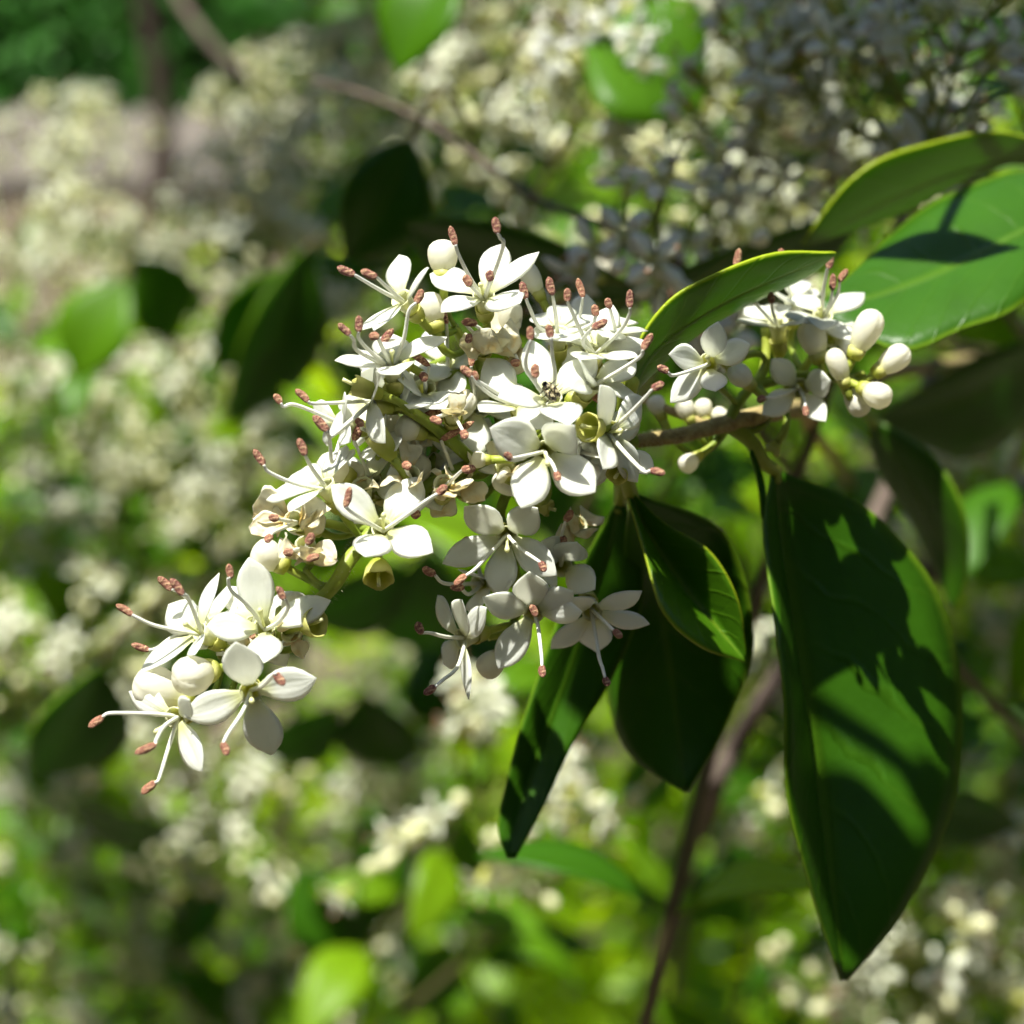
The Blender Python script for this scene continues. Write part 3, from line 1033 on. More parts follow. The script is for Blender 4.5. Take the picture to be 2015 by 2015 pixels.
# young leaf rising over the cluster, seen from below
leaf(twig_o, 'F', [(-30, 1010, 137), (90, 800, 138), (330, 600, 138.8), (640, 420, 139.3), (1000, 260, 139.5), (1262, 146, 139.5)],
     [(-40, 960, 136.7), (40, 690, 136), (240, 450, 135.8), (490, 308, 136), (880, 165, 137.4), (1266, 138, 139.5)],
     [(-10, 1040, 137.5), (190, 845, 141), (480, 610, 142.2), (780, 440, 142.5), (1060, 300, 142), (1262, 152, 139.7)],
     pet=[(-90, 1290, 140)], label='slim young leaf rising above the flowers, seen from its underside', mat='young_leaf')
# small folded leaf
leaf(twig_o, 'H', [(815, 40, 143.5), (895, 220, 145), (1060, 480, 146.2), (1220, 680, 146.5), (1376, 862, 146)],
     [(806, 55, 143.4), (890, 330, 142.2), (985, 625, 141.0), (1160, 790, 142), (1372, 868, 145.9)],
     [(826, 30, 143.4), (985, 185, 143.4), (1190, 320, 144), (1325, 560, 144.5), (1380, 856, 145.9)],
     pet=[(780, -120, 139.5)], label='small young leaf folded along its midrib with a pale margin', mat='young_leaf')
# large hanging leaf
leaf(twig_o, 'G', [(690, 50, 150), (700, 240, 151.5), (745, 560, 152), (800, 900, 151.5), (850, 1250, 150.5), (895, 1580, 149.5), (935, 1890, 149)],
     [(678, 45, 149.8), (648, 260, 147), (690, 640, 144), (722, 940, 143.2), (740, 1230, 144), (810, 1540, 146), (925, 1895, 148.9)],
     [(705, 45, 150.2), (1010, 170, 155), (1270, 470, 156.5), (1366, 840, 156), (1340, 1240, 154), (1170, 1620, 151), (945, 1895, 149.2)],
     pet=[(500, -130, 145.5), (600, -60, 146.5), (650, 20, 148)], label='largest dark leaf, hanging straight down and crossed by flower shadows')
# broad dark leaf behind the small one
leaf(twig_o, 'H', [(830, 60, 145), (930, 420, 154), (1010, 850, 156), (1060, 1200, 156), (1085, 1460, 155)],
     [(815, 70, 145), (775, 480, 157), (712, 920, 159.5), (810, 1260, 159), (1075, 1465, 155)],
     [(850, 50, 145), (1290, 260, 153), (1405, 740, 155), (1280, 1150, 155.5), (1095, 1465, 155.2)],
     pet=[(780, -100, 141)], label='broad near-black leaf in shade between the narrow and the largest leaf')
# narrow leaf to the lower left
leaf(twig_o, 'H', [(775, 80, 152), (680, 430, 154), (540, 850, 154.5), (380, 1300, 154), (290, 1600, 153), (255, 1785, 152)],
     [(765, 75, 152), (575, 420, 153), (400, 860, 153.2), (245, 1360, 152.8), (188, 1620, 152.4), (235, 1785, 152)],
     [(790, 85, 152), (880, 520, 154.5), (745, 930, 154.5), (530, 1290, 153.6), (385, 1580, 152.6), (280, 1785, 152)],
     pet=[(780, -90, 140.5)], label='long narrow leaf hanging to the lower left with a rounded lit tip')
# strip of stipule-like narrow leaves by the petiole
leaf(twig_o, 'G', [(600, -30, 146), (628, 60, 146.5), (643, 150, 146.5), (645, 225, 146.4)],
     [(594, -20, 146), (618, 62, 146.3), (634, 152, 146.3), (643, 226, 146.4)],
     [(606, -30, 146), (640, 60, 146.5), (653, 150, 146.5), (648, 226, 146.4)], rib=False, label='tiny lime strip of a leaf beside the long petiole')

# ================================================================== cluster with round buds at the right
right = Panicle(P(1430, 833, 145), 'white flower cluster with many round closed buds in front of the pale leaf')
right.stalk([P(1430, 833, 145), P(1455, 790, 145), P(1475, 765, 145), P(1500, 735, 145.5), P(1508, 690, 146), P(1505, 645, 146)], .42, .3, 'pedicel')
right.stalk([P(1475, 765, 145), P(1560, 740, 145.5), P(1640, 745, 145), P(1680, 745, 144.5), P(1700, 735, 144)], .36, .3)
right.stalk([P(1520, 812, 149), P(1560, 760, 148.5), P(1600, 700, 148), P(1640, 670, 147.5)], .34, .28)
right.stalk([P(1430, 835, 145), P(1380, 830, 146), P(1300, 800, 147), P(1265, 785, 148)], .36, .28, 'twig')
right.stalk([P(1435, 838, 145.5), P(1400, 880, 147), P(1370, 900, 148)], .3, .25)
flower(right, 'F', 470, 850, 135.6, (-.05, .10, .99), [(525, 588, .42), (732, 722, .46), (212, 788, .46), (225, 1105, .42), (512, 1035, .46)],
       [([(380, 890), (240, 930)], (205, 905), (140, 870))], style=(455, 810), L=4.0)
flower(right, 'F', 905, 590, 144.5, (-.1, .8, .58), [(628, 582, .4), (690, 505, .46), (1072, 592, .4), (900, 480, .5)],
       [([(870, 520)], (865, 465), (860, 400), 4), ([(700, 400)], (640, 250), (660, 125), 6.5)], tube_len=2.8)
flower(right, 'F', 1010, 460, 149, (.0, .75, .65), [(885, 400, .5), (1040, 330, .5), (1150, 390, .4), (960, 570, .5)], [([(960, 330)], (925, 190), (925, 125), 6)])
flower(right, 'F', 1190, 545, 145, (.05, .66, .74), [(1450, 412, .46), (1000, 425, .5), (1375, 705, .5), (960, 560, .5), (1180, 640)],
       [([(1190, 420), (1215, 270)], (1225, 250), (1245, 160), 5), ([(1235, 470)], (1250, 385), (1255, 285), 4), ([(1280, 420)], (1295, 330), (1345, 255), 5)], style=(1165, 500))
flower(right, 'F', 1250, 690, 147, (.2, -.2, .95), [(1390, 740, .4), (1380, 590, .5), (1150, 640)], [])
flower(right, 'F', 1045, 1010, 145, (.02, -.05, 1), [(862, 832, .46), (1242, 962, .5), (808, 1175, .46), (1205, 1225, .42)],
       [([(900, 1060)], (820, 1070), (770, 1090), 4.5), ([(1070, 1080)], (1078, 1130), (1085, 1190), 3)], style=(1025, 1000), L=4.0,
       label='greyish shaded flower below the right-hand buds')
bud(right, 'F', 1170, 830, 1090, 585, 143, 1.95, label='grey shaded bud in front of the white petals')
bud(right, 'F', 1390, 800, 1530, 515, 142, 1.95, lean=.6)
bud(right, 'F', 1530, 910, 1735, 760, 142.5, 1.75, lean=.4)
bud(right, 'F', 1330, 985, 1245, 760, 142, 1.45, lean=.5)
bud(right, 'F', 1440, 1010, 1610, 1090, 141.5, 1.8, lean=1.4)
bud(right, 'F', 1340, 1000, 1460, 1180, 143, 1.65, lean=.6)
bud(right, 'F', 730, 990, 610, 880, 141.5, 1.6, lean=.9)
bud(right, 'F', 350, 1215, 290, 1080, 146, 1.35)
bud(right, 'F', 450, 1215, 420, 1075, 146, 1.25)
bud(right, 'F', 610, 1225, 490, 1150, 147, 1.1)
bud(right, 'F', 170, 1190, 110, 1060, 147, 1.3)
bud(right, 'F', 400, 1440, 290, 1520, 145.5, 1.35, lean=.6)
empty_calyx(right, 'F', 620, 850, 565, 880, 143, .55, style=False)
empty_calyx(right, 'F', 905, 1350, 860, 1420, 148, .6, style=False)
right.finish()

# ================================================================== beetle in the flower throat
bc = PF('B', 905, 1122, 126.7)
bt = thing('beetle', bc, 'tiny black and cream mottled beetle sitting in the throat of a flower', 'beetle')
bd = V(-.62, .72, .12)
bn = V(-.1, .2, .97)
bn = (bn - bd * bn.dot(bd)).normalized()
bs = bd.cross(bn)


def dome(g, c, d, n, s, L, W, H, rows=9, seg=10):
    rings = []
    for i in range(rows):
        u = i / (rows - 1)
        k = math.sqrt(max(0.0004, 1 - (2 * u - 1) ** 2))
        ring = []
        for j in range(seg + 1):
            a = math.pi * j / seg
            x = math.cos(a) * W * .5 * k
            ring.append(c + d * (L * (u - .5)) + s * x + n * (math.sin(a) * H * k))
        ring += [ring[-1].lerp(ring[0], t) - n * (.12 * H * k) for t in (.33, .66)]
        rings.append(ring)
    g.loft(rings, cap0=True, cap1=True)


for sd in (-1, 1):
    g = Geo()
    dome(g, bc - bd * .15 * MM + bs * sd * .20 * MM, (bd + bs * sd * .05).normalized(), bn, bs, 1.05 * MM, .46 * MM, .34 * MM)
    g.build('wing_case', M['beetle_shell'], bt)
g = Geo()
dome(g, bc + bd * .40 * MM, bd, bn, bs, .42 * MM, .70 * MM, .28 * MM)
g.build('thorax', M['beetle_shell'], bt)
g = Geo()
dome(g, bc + bd * .62 * MM - bn * .02 * MM, bd, bn, bs, .26 * MM, .36 * MM, .16 * MM)
g.build('head', M['beetle_dark'], bt)
for sd in (-1, 1):
    for k in (-.3, .05, .35):
        g = Geo()
        b0 = bc + bd * k * MM + bs * sd * .3 * MM
        tube(g, [b0, b0 + bs * sd * .28 * MM + bn * .08 * MM, b0 + bs * sd * .42 * MM - bn * .2 * MM], .045 * MM, .02 * MM, seg=5)
        g.build('leg', M['beetle_dark'], bt)

# ================================================================== pair of leaves at the right edge
tw2 = thing('leafy_twig', P(2120, 330, 178), 'leaf pair at the right, a dark leaf shading a pale glossy one', 'twig')
g = Geo()
tube(g, cat_rom([P(2060, 372, 174), P(2160, 330, 180), P(2300, 320, 200), P(2500, 360, 240)], 12), .6 * MM, .9 * MM, seg=10, jitter=.05)
g.build('twig', M['twig'], tw2)
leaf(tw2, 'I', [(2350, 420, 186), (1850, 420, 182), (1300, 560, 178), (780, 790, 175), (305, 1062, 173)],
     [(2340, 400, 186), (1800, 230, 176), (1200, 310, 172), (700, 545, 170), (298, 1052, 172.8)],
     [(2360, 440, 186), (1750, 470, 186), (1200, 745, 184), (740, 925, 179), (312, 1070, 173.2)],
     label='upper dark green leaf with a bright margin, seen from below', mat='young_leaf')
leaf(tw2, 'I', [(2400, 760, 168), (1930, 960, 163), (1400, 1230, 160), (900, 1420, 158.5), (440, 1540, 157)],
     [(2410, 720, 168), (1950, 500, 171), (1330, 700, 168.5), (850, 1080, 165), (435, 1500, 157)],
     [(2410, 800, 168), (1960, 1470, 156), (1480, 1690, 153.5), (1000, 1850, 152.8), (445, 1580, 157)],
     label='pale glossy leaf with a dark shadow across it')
g = Geo()
tube(g, cat_rom([PF('I', 2400, 760, 168), P(2160, 370, 175), P(2160, 335, 180)], 8), .5 * MM, .5 * MM, seg=8)
g.build('petiole', M['pedicel'], tw2)

# ================================================================== the shrub behind: prototypes
rng = random.Random(31)
DAPPLE = 0.08


def rvec(r=rng):
    v = Vector((r.gauss(0, 1), r.gauss(0, 1), r.gauss(0, 1)))
    return v.normalized()


def mini_flower(g, c, n, size, r=rng, rows=6):
    x = perp(n)
    x = Quaternion(n, r.uniform(0, 1.6)) @ x
    y = n.cross(x)
    for k in range(4):
        a = k * math.pi / 2 + r.uniform(-.15, .15)
        d = x * math.cos(a) + y * math.sin(a)
        tip = c + (d + n * r.uniform(-.15, .4)).normalized() * size * r.uniform(.9, 1.08)
        petal_geo(g, c + d * size * .12, tip, n, size * .55, curl=r.uniform(-.2, .2), rows=rows, cols=3, th=.12 * MM, mi=0, seed=r.random() * 50)
    revolve(g, c - n * size * .62, n, [(size * .04, 0, 0), (size * .16, size * .1, .3), (size * .19, size * .62, .9)], seg=6, mi=1)
    for k in (-1, 1):
        q = c + (n * .9 + x * k * .45 + rvec(r) * .2) * size * .85
        tube(g, [c, q], .13 * MM, .1 * MM, seg=4, mi=0, us=(.6, .6))
        d = (rvec(r) * .5 + n).normalized()
        tube(g, [q - d * .45 * MM, q, q + d * .5 * MM], .22 * MM, .2 * MM, seg=5, mi=3)


def mini_bud(g, c, n, size):
    revolve(g, c, n, [(size * .12, -size * .3, .1), (size * .26, size * .1, .3), (size * .42, size * .5, .6), (size * .30, size * .9, .9), (size * .03, size * 1.02, 1)],
            seg=8, mi=2)


def panicle_mesh(name, length, rad, nf, nb, r, near=False):
    """cone of small flowers and buds along +Z, with its own stalks."""
    g = Geo()
    tube(g, [Vector((0, 0, length * i / 6)) for i in range(7)], .5 * MM, .25 * MM, seg=5, mi=4)
    arms = []
    z = length * .05
    k = 0
    while z < length * .96:
        rr = rad * (1 - (z / length) ** 1.3) + 3 * MM
        for s in (0, 1):
            a = k * 1.57 + s * math.pi + r.uniform(-.5, .5)
            e = Vector((math.cos(a) * rr, math.sin(a) * rr, z + rr * r.uniform(.4, .9)))
            b = Vector((0, 0, z))
            tube(g, [b, b.lerp(e, .5) + Vector((0, 0, -.6 * MM)), e], .32 * MM, .2 * MM, seg=4, mi=4)
            arms.append((b, e))
        z += length * r.uniform(.09, .14)
        k += 1
    for i in range(nf + nb):
        b, e = arms[r.randrange(len(arms))]
        t = r.uniform(.35, 1.08)
        p = b.lerp(e, t)
        out = Vector((p.x, p.y, 0))
        out = out.normalized() if out.length > 1e-6 else Vector((0, 0, 1))
        d = (out + Vector((0, 0, r.uniform(.1, 1.1))) + rvec(r) * .7).normalized()
        q = p + d * r.uniform(2.2, 4.2) * MM
        tube(g, [p, q], .2 * MM, .22 * MM, seg=3, mi=4)
        if i < nf:
            mini_flower(g, q + d * 2.2 * MM, d, r.uniform(3.5, 4.3) * MM, r)
        else:
            mini_bud(g, q + d * .8 * MM, d, r.uniform(2.0, 3.2) * MM)
    return g.mesh(name, [M['petal'] if near else M['petal_far'], M['tube_far'], M['bud_skin'] if near else M['bud_far'], M['anther'], M['stalk_far']], Vector((0, 0, 0)))


def leaf_mesh(name, L, W, fold, bend, mat, th=.22):
    g = Geo()
    mid, l_, r_ = [], [], []
    for i in range(8):
        u = i / 7
        hw = lerp_tab(LEAF_TAB, u) * W * .5
        c = Vector((0, L * u, bend * L * (math.sin(math.pi * u) - .9 * u * u)))
        mid.append(c)
        l_.append(c + Vector((-hw, 0, hw * fold)))
        r_.append(c + Vector((hw, 0, hw * fold)))
    leaf_geo(g, mid, l_, r_, rows=9, cols=5, th=th * MM, seed=rng.random() * 40)
    tube(g, [Vector((0, -2.5 * MM, -.5 * MM)), Vector((0, 0, 0)), Vector((0, 2 * MM, 0))], .45 * MM, .4 * MM, seg=4)
    return g.mesh(name, M[mat], Vector((0, 0, 0)))


def stem_mesh(name, L, r0, bend):
    g = Geo()
    tube(g, [Vector((bend * math.sin(i / 8 * 2.2), 0, L * i / 8)) for i in range(9)], r0, r0 * .45, seg=6)
    return g.mesh(name, M['stem_far'], Vector((0, 0, 0)))


PAN = [panicle_mesh('panicle', rng.uniform(40, 58) * MM, rng.uniform(14, 21) * MM, rng.randint(24, 34), rng.randint(24, 44), rng) for _ in range(5)]
PAN_SMALL = [panicle_mesh('panicle', 20 * MM, 9 * MM, 16, 3, rng, True) for _ in range(3)]
LEAFM = [leaf_mesh('leaf', L * MM, W * MM, f, b, 'leaf_far') for L, W, f, b in
         ((28, 12, .2, .08), (22, 10, .3, .12), (33, 14, .12, .05), (17, 8, .35, .1), (25, 13, .1, .15))]
STEM = [stem_mesh('stem', 120 * MM, 1.0 * MM, b) for b in (.008, -.01, .003)]


def put(name, me, parent, mat4, kind=None):
    o = bpy.data.objects.new(name, me)
    col.objects.link(o)
    o.parent = parent
    o.matrix_local = mat4
    if kind:
        o['kind'] = kind
    return o


def sprig(center, axis, label, group, pan=None, leaves=8, scale=1.0, r=rng, leaf_from=0.15, leaf_to=.98, cat='sprig', leafset=None, name='privet_sprig', drop=.115):
    """twig with opposite leaves and, when flowering, a panicle at its end; center is the panicle's middle."""
    axis = axis.normalized()
    q = axis.to_track_quat('Z', 'Y') @ Quaternion((0, 0, 1), r.uniform(0, 6.3))
    base = center - axis * (drop * scale + (.022 * scale if pan else -.03))
    root = bpy.data.objects.new(name, None)
    root.empty_display_size = .01
    col.objects.link(root)
    root.location = base
    root.rotation_mode = 'QUATERNION'
    root.rotation_quaternion = q
    root.scale = (scale,) * 3
    tag(root, label, cat, group)
    st = STEM[r.randrange(3)]
    bend = {0: .008, 1: -.01, 2: .003}[STEM.index(st)]
    put('stem', st, root, Matrix.Identity(4))
    if pan:
        put('panicle', pan, root, Matrix.Translation((bend * math.sin(2.2), 0, .116)) @ Matrix.Rotation(r.uniform(-.2, .2), 4, 'X'), 'stuff')
    a0 = r.uniform(0, 3)
    n = max(1, leaves // 2)
    ls = leafset or LEAFM
    for i in range(n):
        t = leaf_from + (leaf_to - leaf_from) * i / max(1, n - 1)
        for s in (0, 1):
            a = a0 + i * 1.57 + s * math.pi + r.uniform(-.4, .4)
            tilt = r.uniform(.0, .8)
            p = Vector((bend * math.sin(t * 2.2), 0, .12 * t))
            m = Matrix.Translation(p) @ Matrix.Rotation(a, 4, 'Z') @ Matrix.Rotation(tilt, 4, 'X') @ Matrix.Rotation(r.uniform(-.5, .5), 4, 'Y')
            m = m @ Matrix.Translation((0, 2.5 * MM, 0)) @ Matrix.Scale(r.uniform(.75, 1.15), 4)
            put('leaf', ls[r.randrange(len(ls))], root, m)
    return root


def PW(x, y, d):
    return PF('W', x, y, d)


# ------------------------------------------------------------------ blurred panicles one can point to
SUNLIT = ('blurred sprig tipped with a cream flower panicle, ', 'flowering sprigs ')
LEAFY = ('blurred leafy sprig without flowers, ', 'leafy sprigs ')
SHADE = ('bluish white flower sprig in shade behind the upper leaves', 'shaded flower sprigs close behind')


def place(x, y):
    if y < 420 and x > 620:
        return 'above the sharp flowers', 'above'
    if x < 700 and y < 1050:
        return 'between the sharp flowers and the bare ground', 'by the ground'
    if x > 1500:
        return 'beyond the edge of the largest leaf', 'beyond the largest leaf'
    if x < 760:
        return 'low down under the flower tips', 'under the tips'
    return 'low down under the hanging leaves', 'under the leaves'


def fl(x, y, d, sc=1.0, ax=None, small=False, lab=SUNLIT, leaves=6):
    ax = ax or V(rng.uniform(-.5, .5), rng.uniform(.3, .9), rng.uniform(.35, 1.0))
    ps = PAN_SMALL if small else PAN
    if lab is SUNLIT:
        lab = [a + b for a, b in zip(lab, place(x, y))]
    sprig(PW(x, y, d), ax, lab[0], lab[1], ps[rng.randrange(len(ps))], leaves, sc, leaf_to=.8)


def lf(x, y, d, sc=1.0, ax=None, leaves=10, lab=LEAFY):
    ax = ax or V(rng.uniform(-.6, .6), rng.uniform(.1, 1.0), rng.uniform(.25, 1.0))
    lab = [a + b for a, b in zip(lab, place(x, y))]
    sprig(PW(x, y, d), ax, lab[0], lab[1], None, leaves, sc)


# close shaded clusters, upper right
for (x, y, d, a) in ((1105, 360, 190, (-.5, .5, .6)), (1640, 120, 196, (-.6, .4, .6)), (1700, 240, 216, (-.4, .3, .6)), (1850, 190, 190, (-.2, .3, .8)),
                     (1950, 40, 188, (.3, .9, .3)), (1560, 190, 206, (-.6, .4, .5)), (1330, 350, 216, (-.5, .1, .7)), (1180, 60, 250, (.3, .5, .6)),
                     (1480, 60, 210, (.2, .5, .7))):
    fl(x, y, d, .8, V(*a), True, SHADE, leaves=2)
# sunlit panicles whose places can be read in the photograph
for (x, y, d) in ((180, 280, 900), (95, 385, 820), (215, 470, 760), (330, 505, 720), (60, 470, 800), (420, 400, 640), (520, 260, 760), (570, 190, 800),
                  (455, 330, 700), (700, 40, 620), (780, 215, 520), (870, 300, 480), (960, 190, 520), (960, 60, 560), (690, 330, 600), (610, 420, 620),
                  (1260, 60, 480), (1060, 130, 540), (1290, 290, 420), (1400, 310, 400), (1550, 320, 380), (1230, 310, 430), (1500, 60, 520),
                  (60, 620, 900), (60, 800, 800), (250, 830, 760), (400, 800, 700), (150, 900, 820), (330, 930, 700), (500, 850, 640), (560, 640, 520),
                  (60, 1010, 700), (300, 700, 820), (420, 960, 640), (180, 1040, 640), (30, 1250, 560), (240, 1190, 700),
                  (1840, 830, 600), (1760, 880, 520), (1900, 930, 640), (1860, 1120, 700), (1780, 1130, 640),
                  (820, 1480, 420), (60, 1530, 760), (200, 1500, 700), (430, 1560, 660), (540, 1490, 600), (640, 1640, 760), (330, 1690, 800), (120, 1740, 760),
                  (240, 1830, 800), (700, 1560, 700), (860, 1600, 640), (500, 1660, 720), (90, 1880, 700), (420, 1840, 820), (960, 1720, 900), (560, 1900, 780),
                  (1760, 1740, 460), (1720, 1890, 430), (1860, 1780, 480), (1640, 1900, 470), (1420, 1460, 520), (1380, 1280, 460), (1900, 1380, 700)):
    fl(x, y, d * .74, rng.uniform(.85, 1.1))
# the rest of the shrub, thinned where the photograph looks through to the garden


def density(x, y):
    if y < 470 and x < 560:
        return 0.0
    if (x < 110 and 430 < y < 700) or (200 < x < 400 and 590 < y < 760):
        return 0.0
    if x < 560 and y < 760:
        return 0.3
    if x < 700 and 1180 < y < 1480:
        return 0.3
    return 1.0


n = 0
while n < 20:
    x, y = rng.uniform(-250, 2180), rng.uniform(-150, 2200)
    if rng.random() > density(x, y):
        continue
    d = rng.uniform(480, 900)
    if y < 500:
        d = rng.uniform(380, 700)
    fl(x, y, d, rng.uniform(.8, 1.15), leaves=8)
    n += 1
n = 0
while n < 185:
    x, y = rng.uniform(-250, 2180), rng.uniform(-150, 2250)
    if rng.random() > density(x, y) * (1.0 if (y > 1250 or x > 900) else .45):
        continue
    d = rng.uniform(700, 1350) if y > 900 else rng.uniform(480, 1100)
    lf(x, y, d, rng.uniform(.75, 1.25))
    n += 1

# deep foliage of the same shrub that reads as one mass
g = Geo()
k = 0
while k < 20000:
    x, y = rng.uniform(-300, 2300), rng.uniform(150, 2300)
    if rng.random() > density(x, y) * (1 if y > 700 or x > 700 else .5):
        continue
    d = rng.uniform(900, 1750)
    c = PW(x, y, d)
    if c.z < .03:
        c.z = rng.uniform(.03, .15)
    a = rvec()
    nn = (rvec() + Vector((0, 0, 1.0))).normalized()
    s = nn.cross(a)
    if s.length < .1:
        continue
    s.normalize()
    a = s.cross(nn)
    L, W = rng.uniform(18, 32) * MM, rng.uniform(4, 7) * MM
    b = len(g.v)
    for p, v in ((c - a * L * .5, 0), (c - s * W - a * L * .05, .6), (c + nn * -.0015, 0), (c + s * W - a * L * .05, .6), (c + a * L * .5, 0)):
        g.v.append(p)
        g.u.append(.5)
        g.w.append(v)
    g.f += [(b, b + 3, b + 2), (b, b + 2, b + 1), (b + 1, b + 2, b + 4), (b + 2, b + 3, b + 4)]
    g.m += [0] * 4
    k += 1
o = g.build('shrub_foliage', M['leaf_far'], None)
tag(o, 'deep green leaf mass in the depth of the flowering shrub', 'foliage', kind='stuff')

# ------------------------------------------------------------------ single leaves that stand out in the blur


def near_leaf(bx, by, tx, ty, d, width, nrm, label, dt=0.0, mat='leaf', back=(.3, .2, -.95), pair=None):
    b, t = PW(bx, by, d), PW(tx, ty, d + dt)
    root = thing('leafy_twig', b, label, 'twig')
    bk = V(*back)
    g = Geo()
    q = b + (b - t).normalized() * 5 * MM
    tube(g, cat_rom([b, q, q + (b - t).normalized() * .004 + CF * .02, q + (b - t).normalized() * .004 + CF * .09 + bk * .01], 14), .35 * MM, .5 * MM, seg=8)
    g.build('twig', M['stem_far'], root)
    leaf_simple(root, b, t, V(*nrm), width * MM, fold=.2, mat=mat)
    if pair:
        leaf_simple(root, q, PW(pair[0], pair[1], d + pair[2]), V(*nrm), width * .9 * MM, fold=.2, mat=mat)
    return root


near_leaf(775, 265, 655, 490, 215, 11, (.5, -.3, .8), 'dark oval leaf above the tallest buds')
near_leaf(1215, 560, 760, 420, 205, 15, (.1, -.75, .6), 'wide dark leaf lying in shade behind the top flowers', dt=4, back=(.6, -.5, -.5))
near_leaf(1640, 400, 1190, 545, 200, 11, (.1, -.8, .5), 'long dark leaf in shade behind the slim young leaf', dt=-4, back=(.8, .1, -.6))
near_leaf(1105, 70, 1325, 215, 250, 22, (.1, .5, .85), 'bright broad green leaf among the blurred flowers above', back=(-.6, .2, -.7), mat='leaf_far')
near_leaf(860, -60, 750, 140, 260, 13, (-.5, .2, .8), 'yellow-green leaf hanging in from above', mat='leaf_far', back=(.2, .8, -.5))
near_leaf(235, 530, 145, 720, 400, 17, (.0, .6, .8), 'soft green leaf over the bare ground beside its dark neighbour', mat='leaf_far', back=(.5, .3, -.7), pair=(330, 640, 10))
near_leaf(545, 510, 405, 690, 330, 19, (.7, -.3, .6), 'nearly black oval leaf beside the soft green one', back=(.4, .3, -.7), pair=(425, 800, 0))
near_leaf(190, 1260, 60, 1470, 260, 18, (.6, -.6, .5), 'dark drooping leaf below the flower tips', back=(.3, .2, -.8))
near_leaf(430, 1230, 250, 1340, 380, 24, (.1, -.85, .5), 'broad leaf underside added to darken the gap left of the hanging cluster', back=(.3, .2, -.9), pair=(560, 1150, 0))  # this run of leaf undersides is added to darken deep gaps
near_leaf(330, 1560, 120, 1500, 430, 24, (.0, -.85, .5), 'leaf underside added to darken the shrub under the lowest flower', back=(.3, .1, -.9))
near_leaf(840, 1180, 900, 1400, 420, 26, (.3, -.8, .5), 'leaf added to darken the gap beside the narrow leaf', back=(-.1, .3, -.9))
near_leaf(2010, 640, 1650, 790, 235, 22, (.1, -.85, .5), 'leaf added to darken the gap under the pale glossy leaf', back=(.6, .1, -.8))  # added to turn the gap nearly black
near_leaf(760, 1060, 560, 1170, 360, 21, (.1, -.85, .5), 'leaf underside added to darken the gap left of the shaded hanging flowers', back=(.4, .1, -.9), pair=(800, 1230, 20))  # this and the next leaf added where the shrub should be dark
near_leaf(640, 1330, 480, 1420, 400, 20, (.0, -.85, .5), 'leaf underside added to darken the gap right of the flower tips', back=(.4, .1, -.9), pair=(760, 1450, 10))
near_leaf(560, 1640, 700, 1790, 420, 20, (.5, -.7, .5), 'dark leaf low in the blurred shrub', back=(-.3, .3, -.8))
near_leaf(1700, 1480, 1930, 1560, 320, 14, (.3, -.7, .6), 'dark leaf behind the tip of the largest leaf', back=(-.5, .3, -.8))
# dark leaf at the far right behind the cluster with buds
tw3 = thing('leafy_twig', PF('G', 1040, -150, 188), 'narrow blackish leaf hanging behind the largest leaf', 'twig')
leaf(tw3, 'G', [(1040, -140, 188), (1150, 40, 188), (1270, 250, 188), (1325, 400, 188), (1332, 548, 188)],
     [(1030, -140, 188), (1075, 60, 191), (1195, 260, 192), (1280, 430, 190), (1327, 550, 188)],
     [(1055, -145, 188), (1265, -10, 185), (1375, 190, 184), (1385, 400, 186), (1337, 550, 188)], pet=[(1000, -200, 189)])
g = Geo()
tube(g, cat_rom([PF('G', 1000, -200, 189), PF('G', 1100, -300, 205), PF('G', 1400, -350, 260)], 8), .6 * MM, .9 * MM)
g.build('twig', M['twig'], tw3)

# ------------------------------------------------------------------ stems


def stem(label, pts, r0, r1, mat='bark'):
    g = Geo()
    tube(g, cat_rom([PW(*p) for p in pts], 24), r0 * MM, r1 * MM, seg=10, jitter=.06)
    o = g.build('shrub_stem', M[mat], None)
    tag(o, label, 'stem')


stem('dark brown stem rising behind the broad black leaf', [(1250, 2000, 900), (1290, 1700, 480), (1340, 1520, 290), (1385, 1410, 270), (1490, 1240, 262), (1640, 1000, 270), (1760, 700, 300)], 1.4, 1.1)
stem('dark bent branch beside the narrow blackish leaf', [(1700, 1140, 330), (1830, 1005, 320), (1960, 925, 320), (2200, 880, 330)], 1.8, 2.6)
stem('tan bare branch slanting down in front of the ivy', [(260, -140, 680), (345, 10, 660), (410, 95, 650), (490, 160, 640), (640, 260, 640), (760, 420, 660)], 1.7, 1.2, 'bark')
stem('thin dark twig running through the shaded flowers', [(590, 150, 250), (720, 190, 240), (850, 260, 225), (1000, 370, 210), (1150, 430, 205), (1320, 520, 205), (1500, 640, 230)], .28, .45)
stem('brown stem standing low in the blurred shrub', [(1210, 2300, 1000), (1230, 1900, 950), (1260, 1700, 930), (1250, 1550, 950)], 4, 2.5)
stem('slender upright stem under the flower tips', [(570, 1900, 900), (540, 1650, 700), (535, 1470, 620), (570, 1250, 600)], 1.6, 1.0)
# sapling in front of the path
g = Geo()
b = Vector((-.70, 4.02, 0))
tube(g, cat_rom([b, b + Vector((.02, 0, .25)), b + Vector((-.01, 0, .6)), b + Vector((.02, 0, 1.1))], 14), .028, .012, seg=10, jitter=.08)
o = g.build('sapling_trunk', M['bark'], None)
tag(o, 'thin brown sapling trunk in front of the pale path', 'trunk')

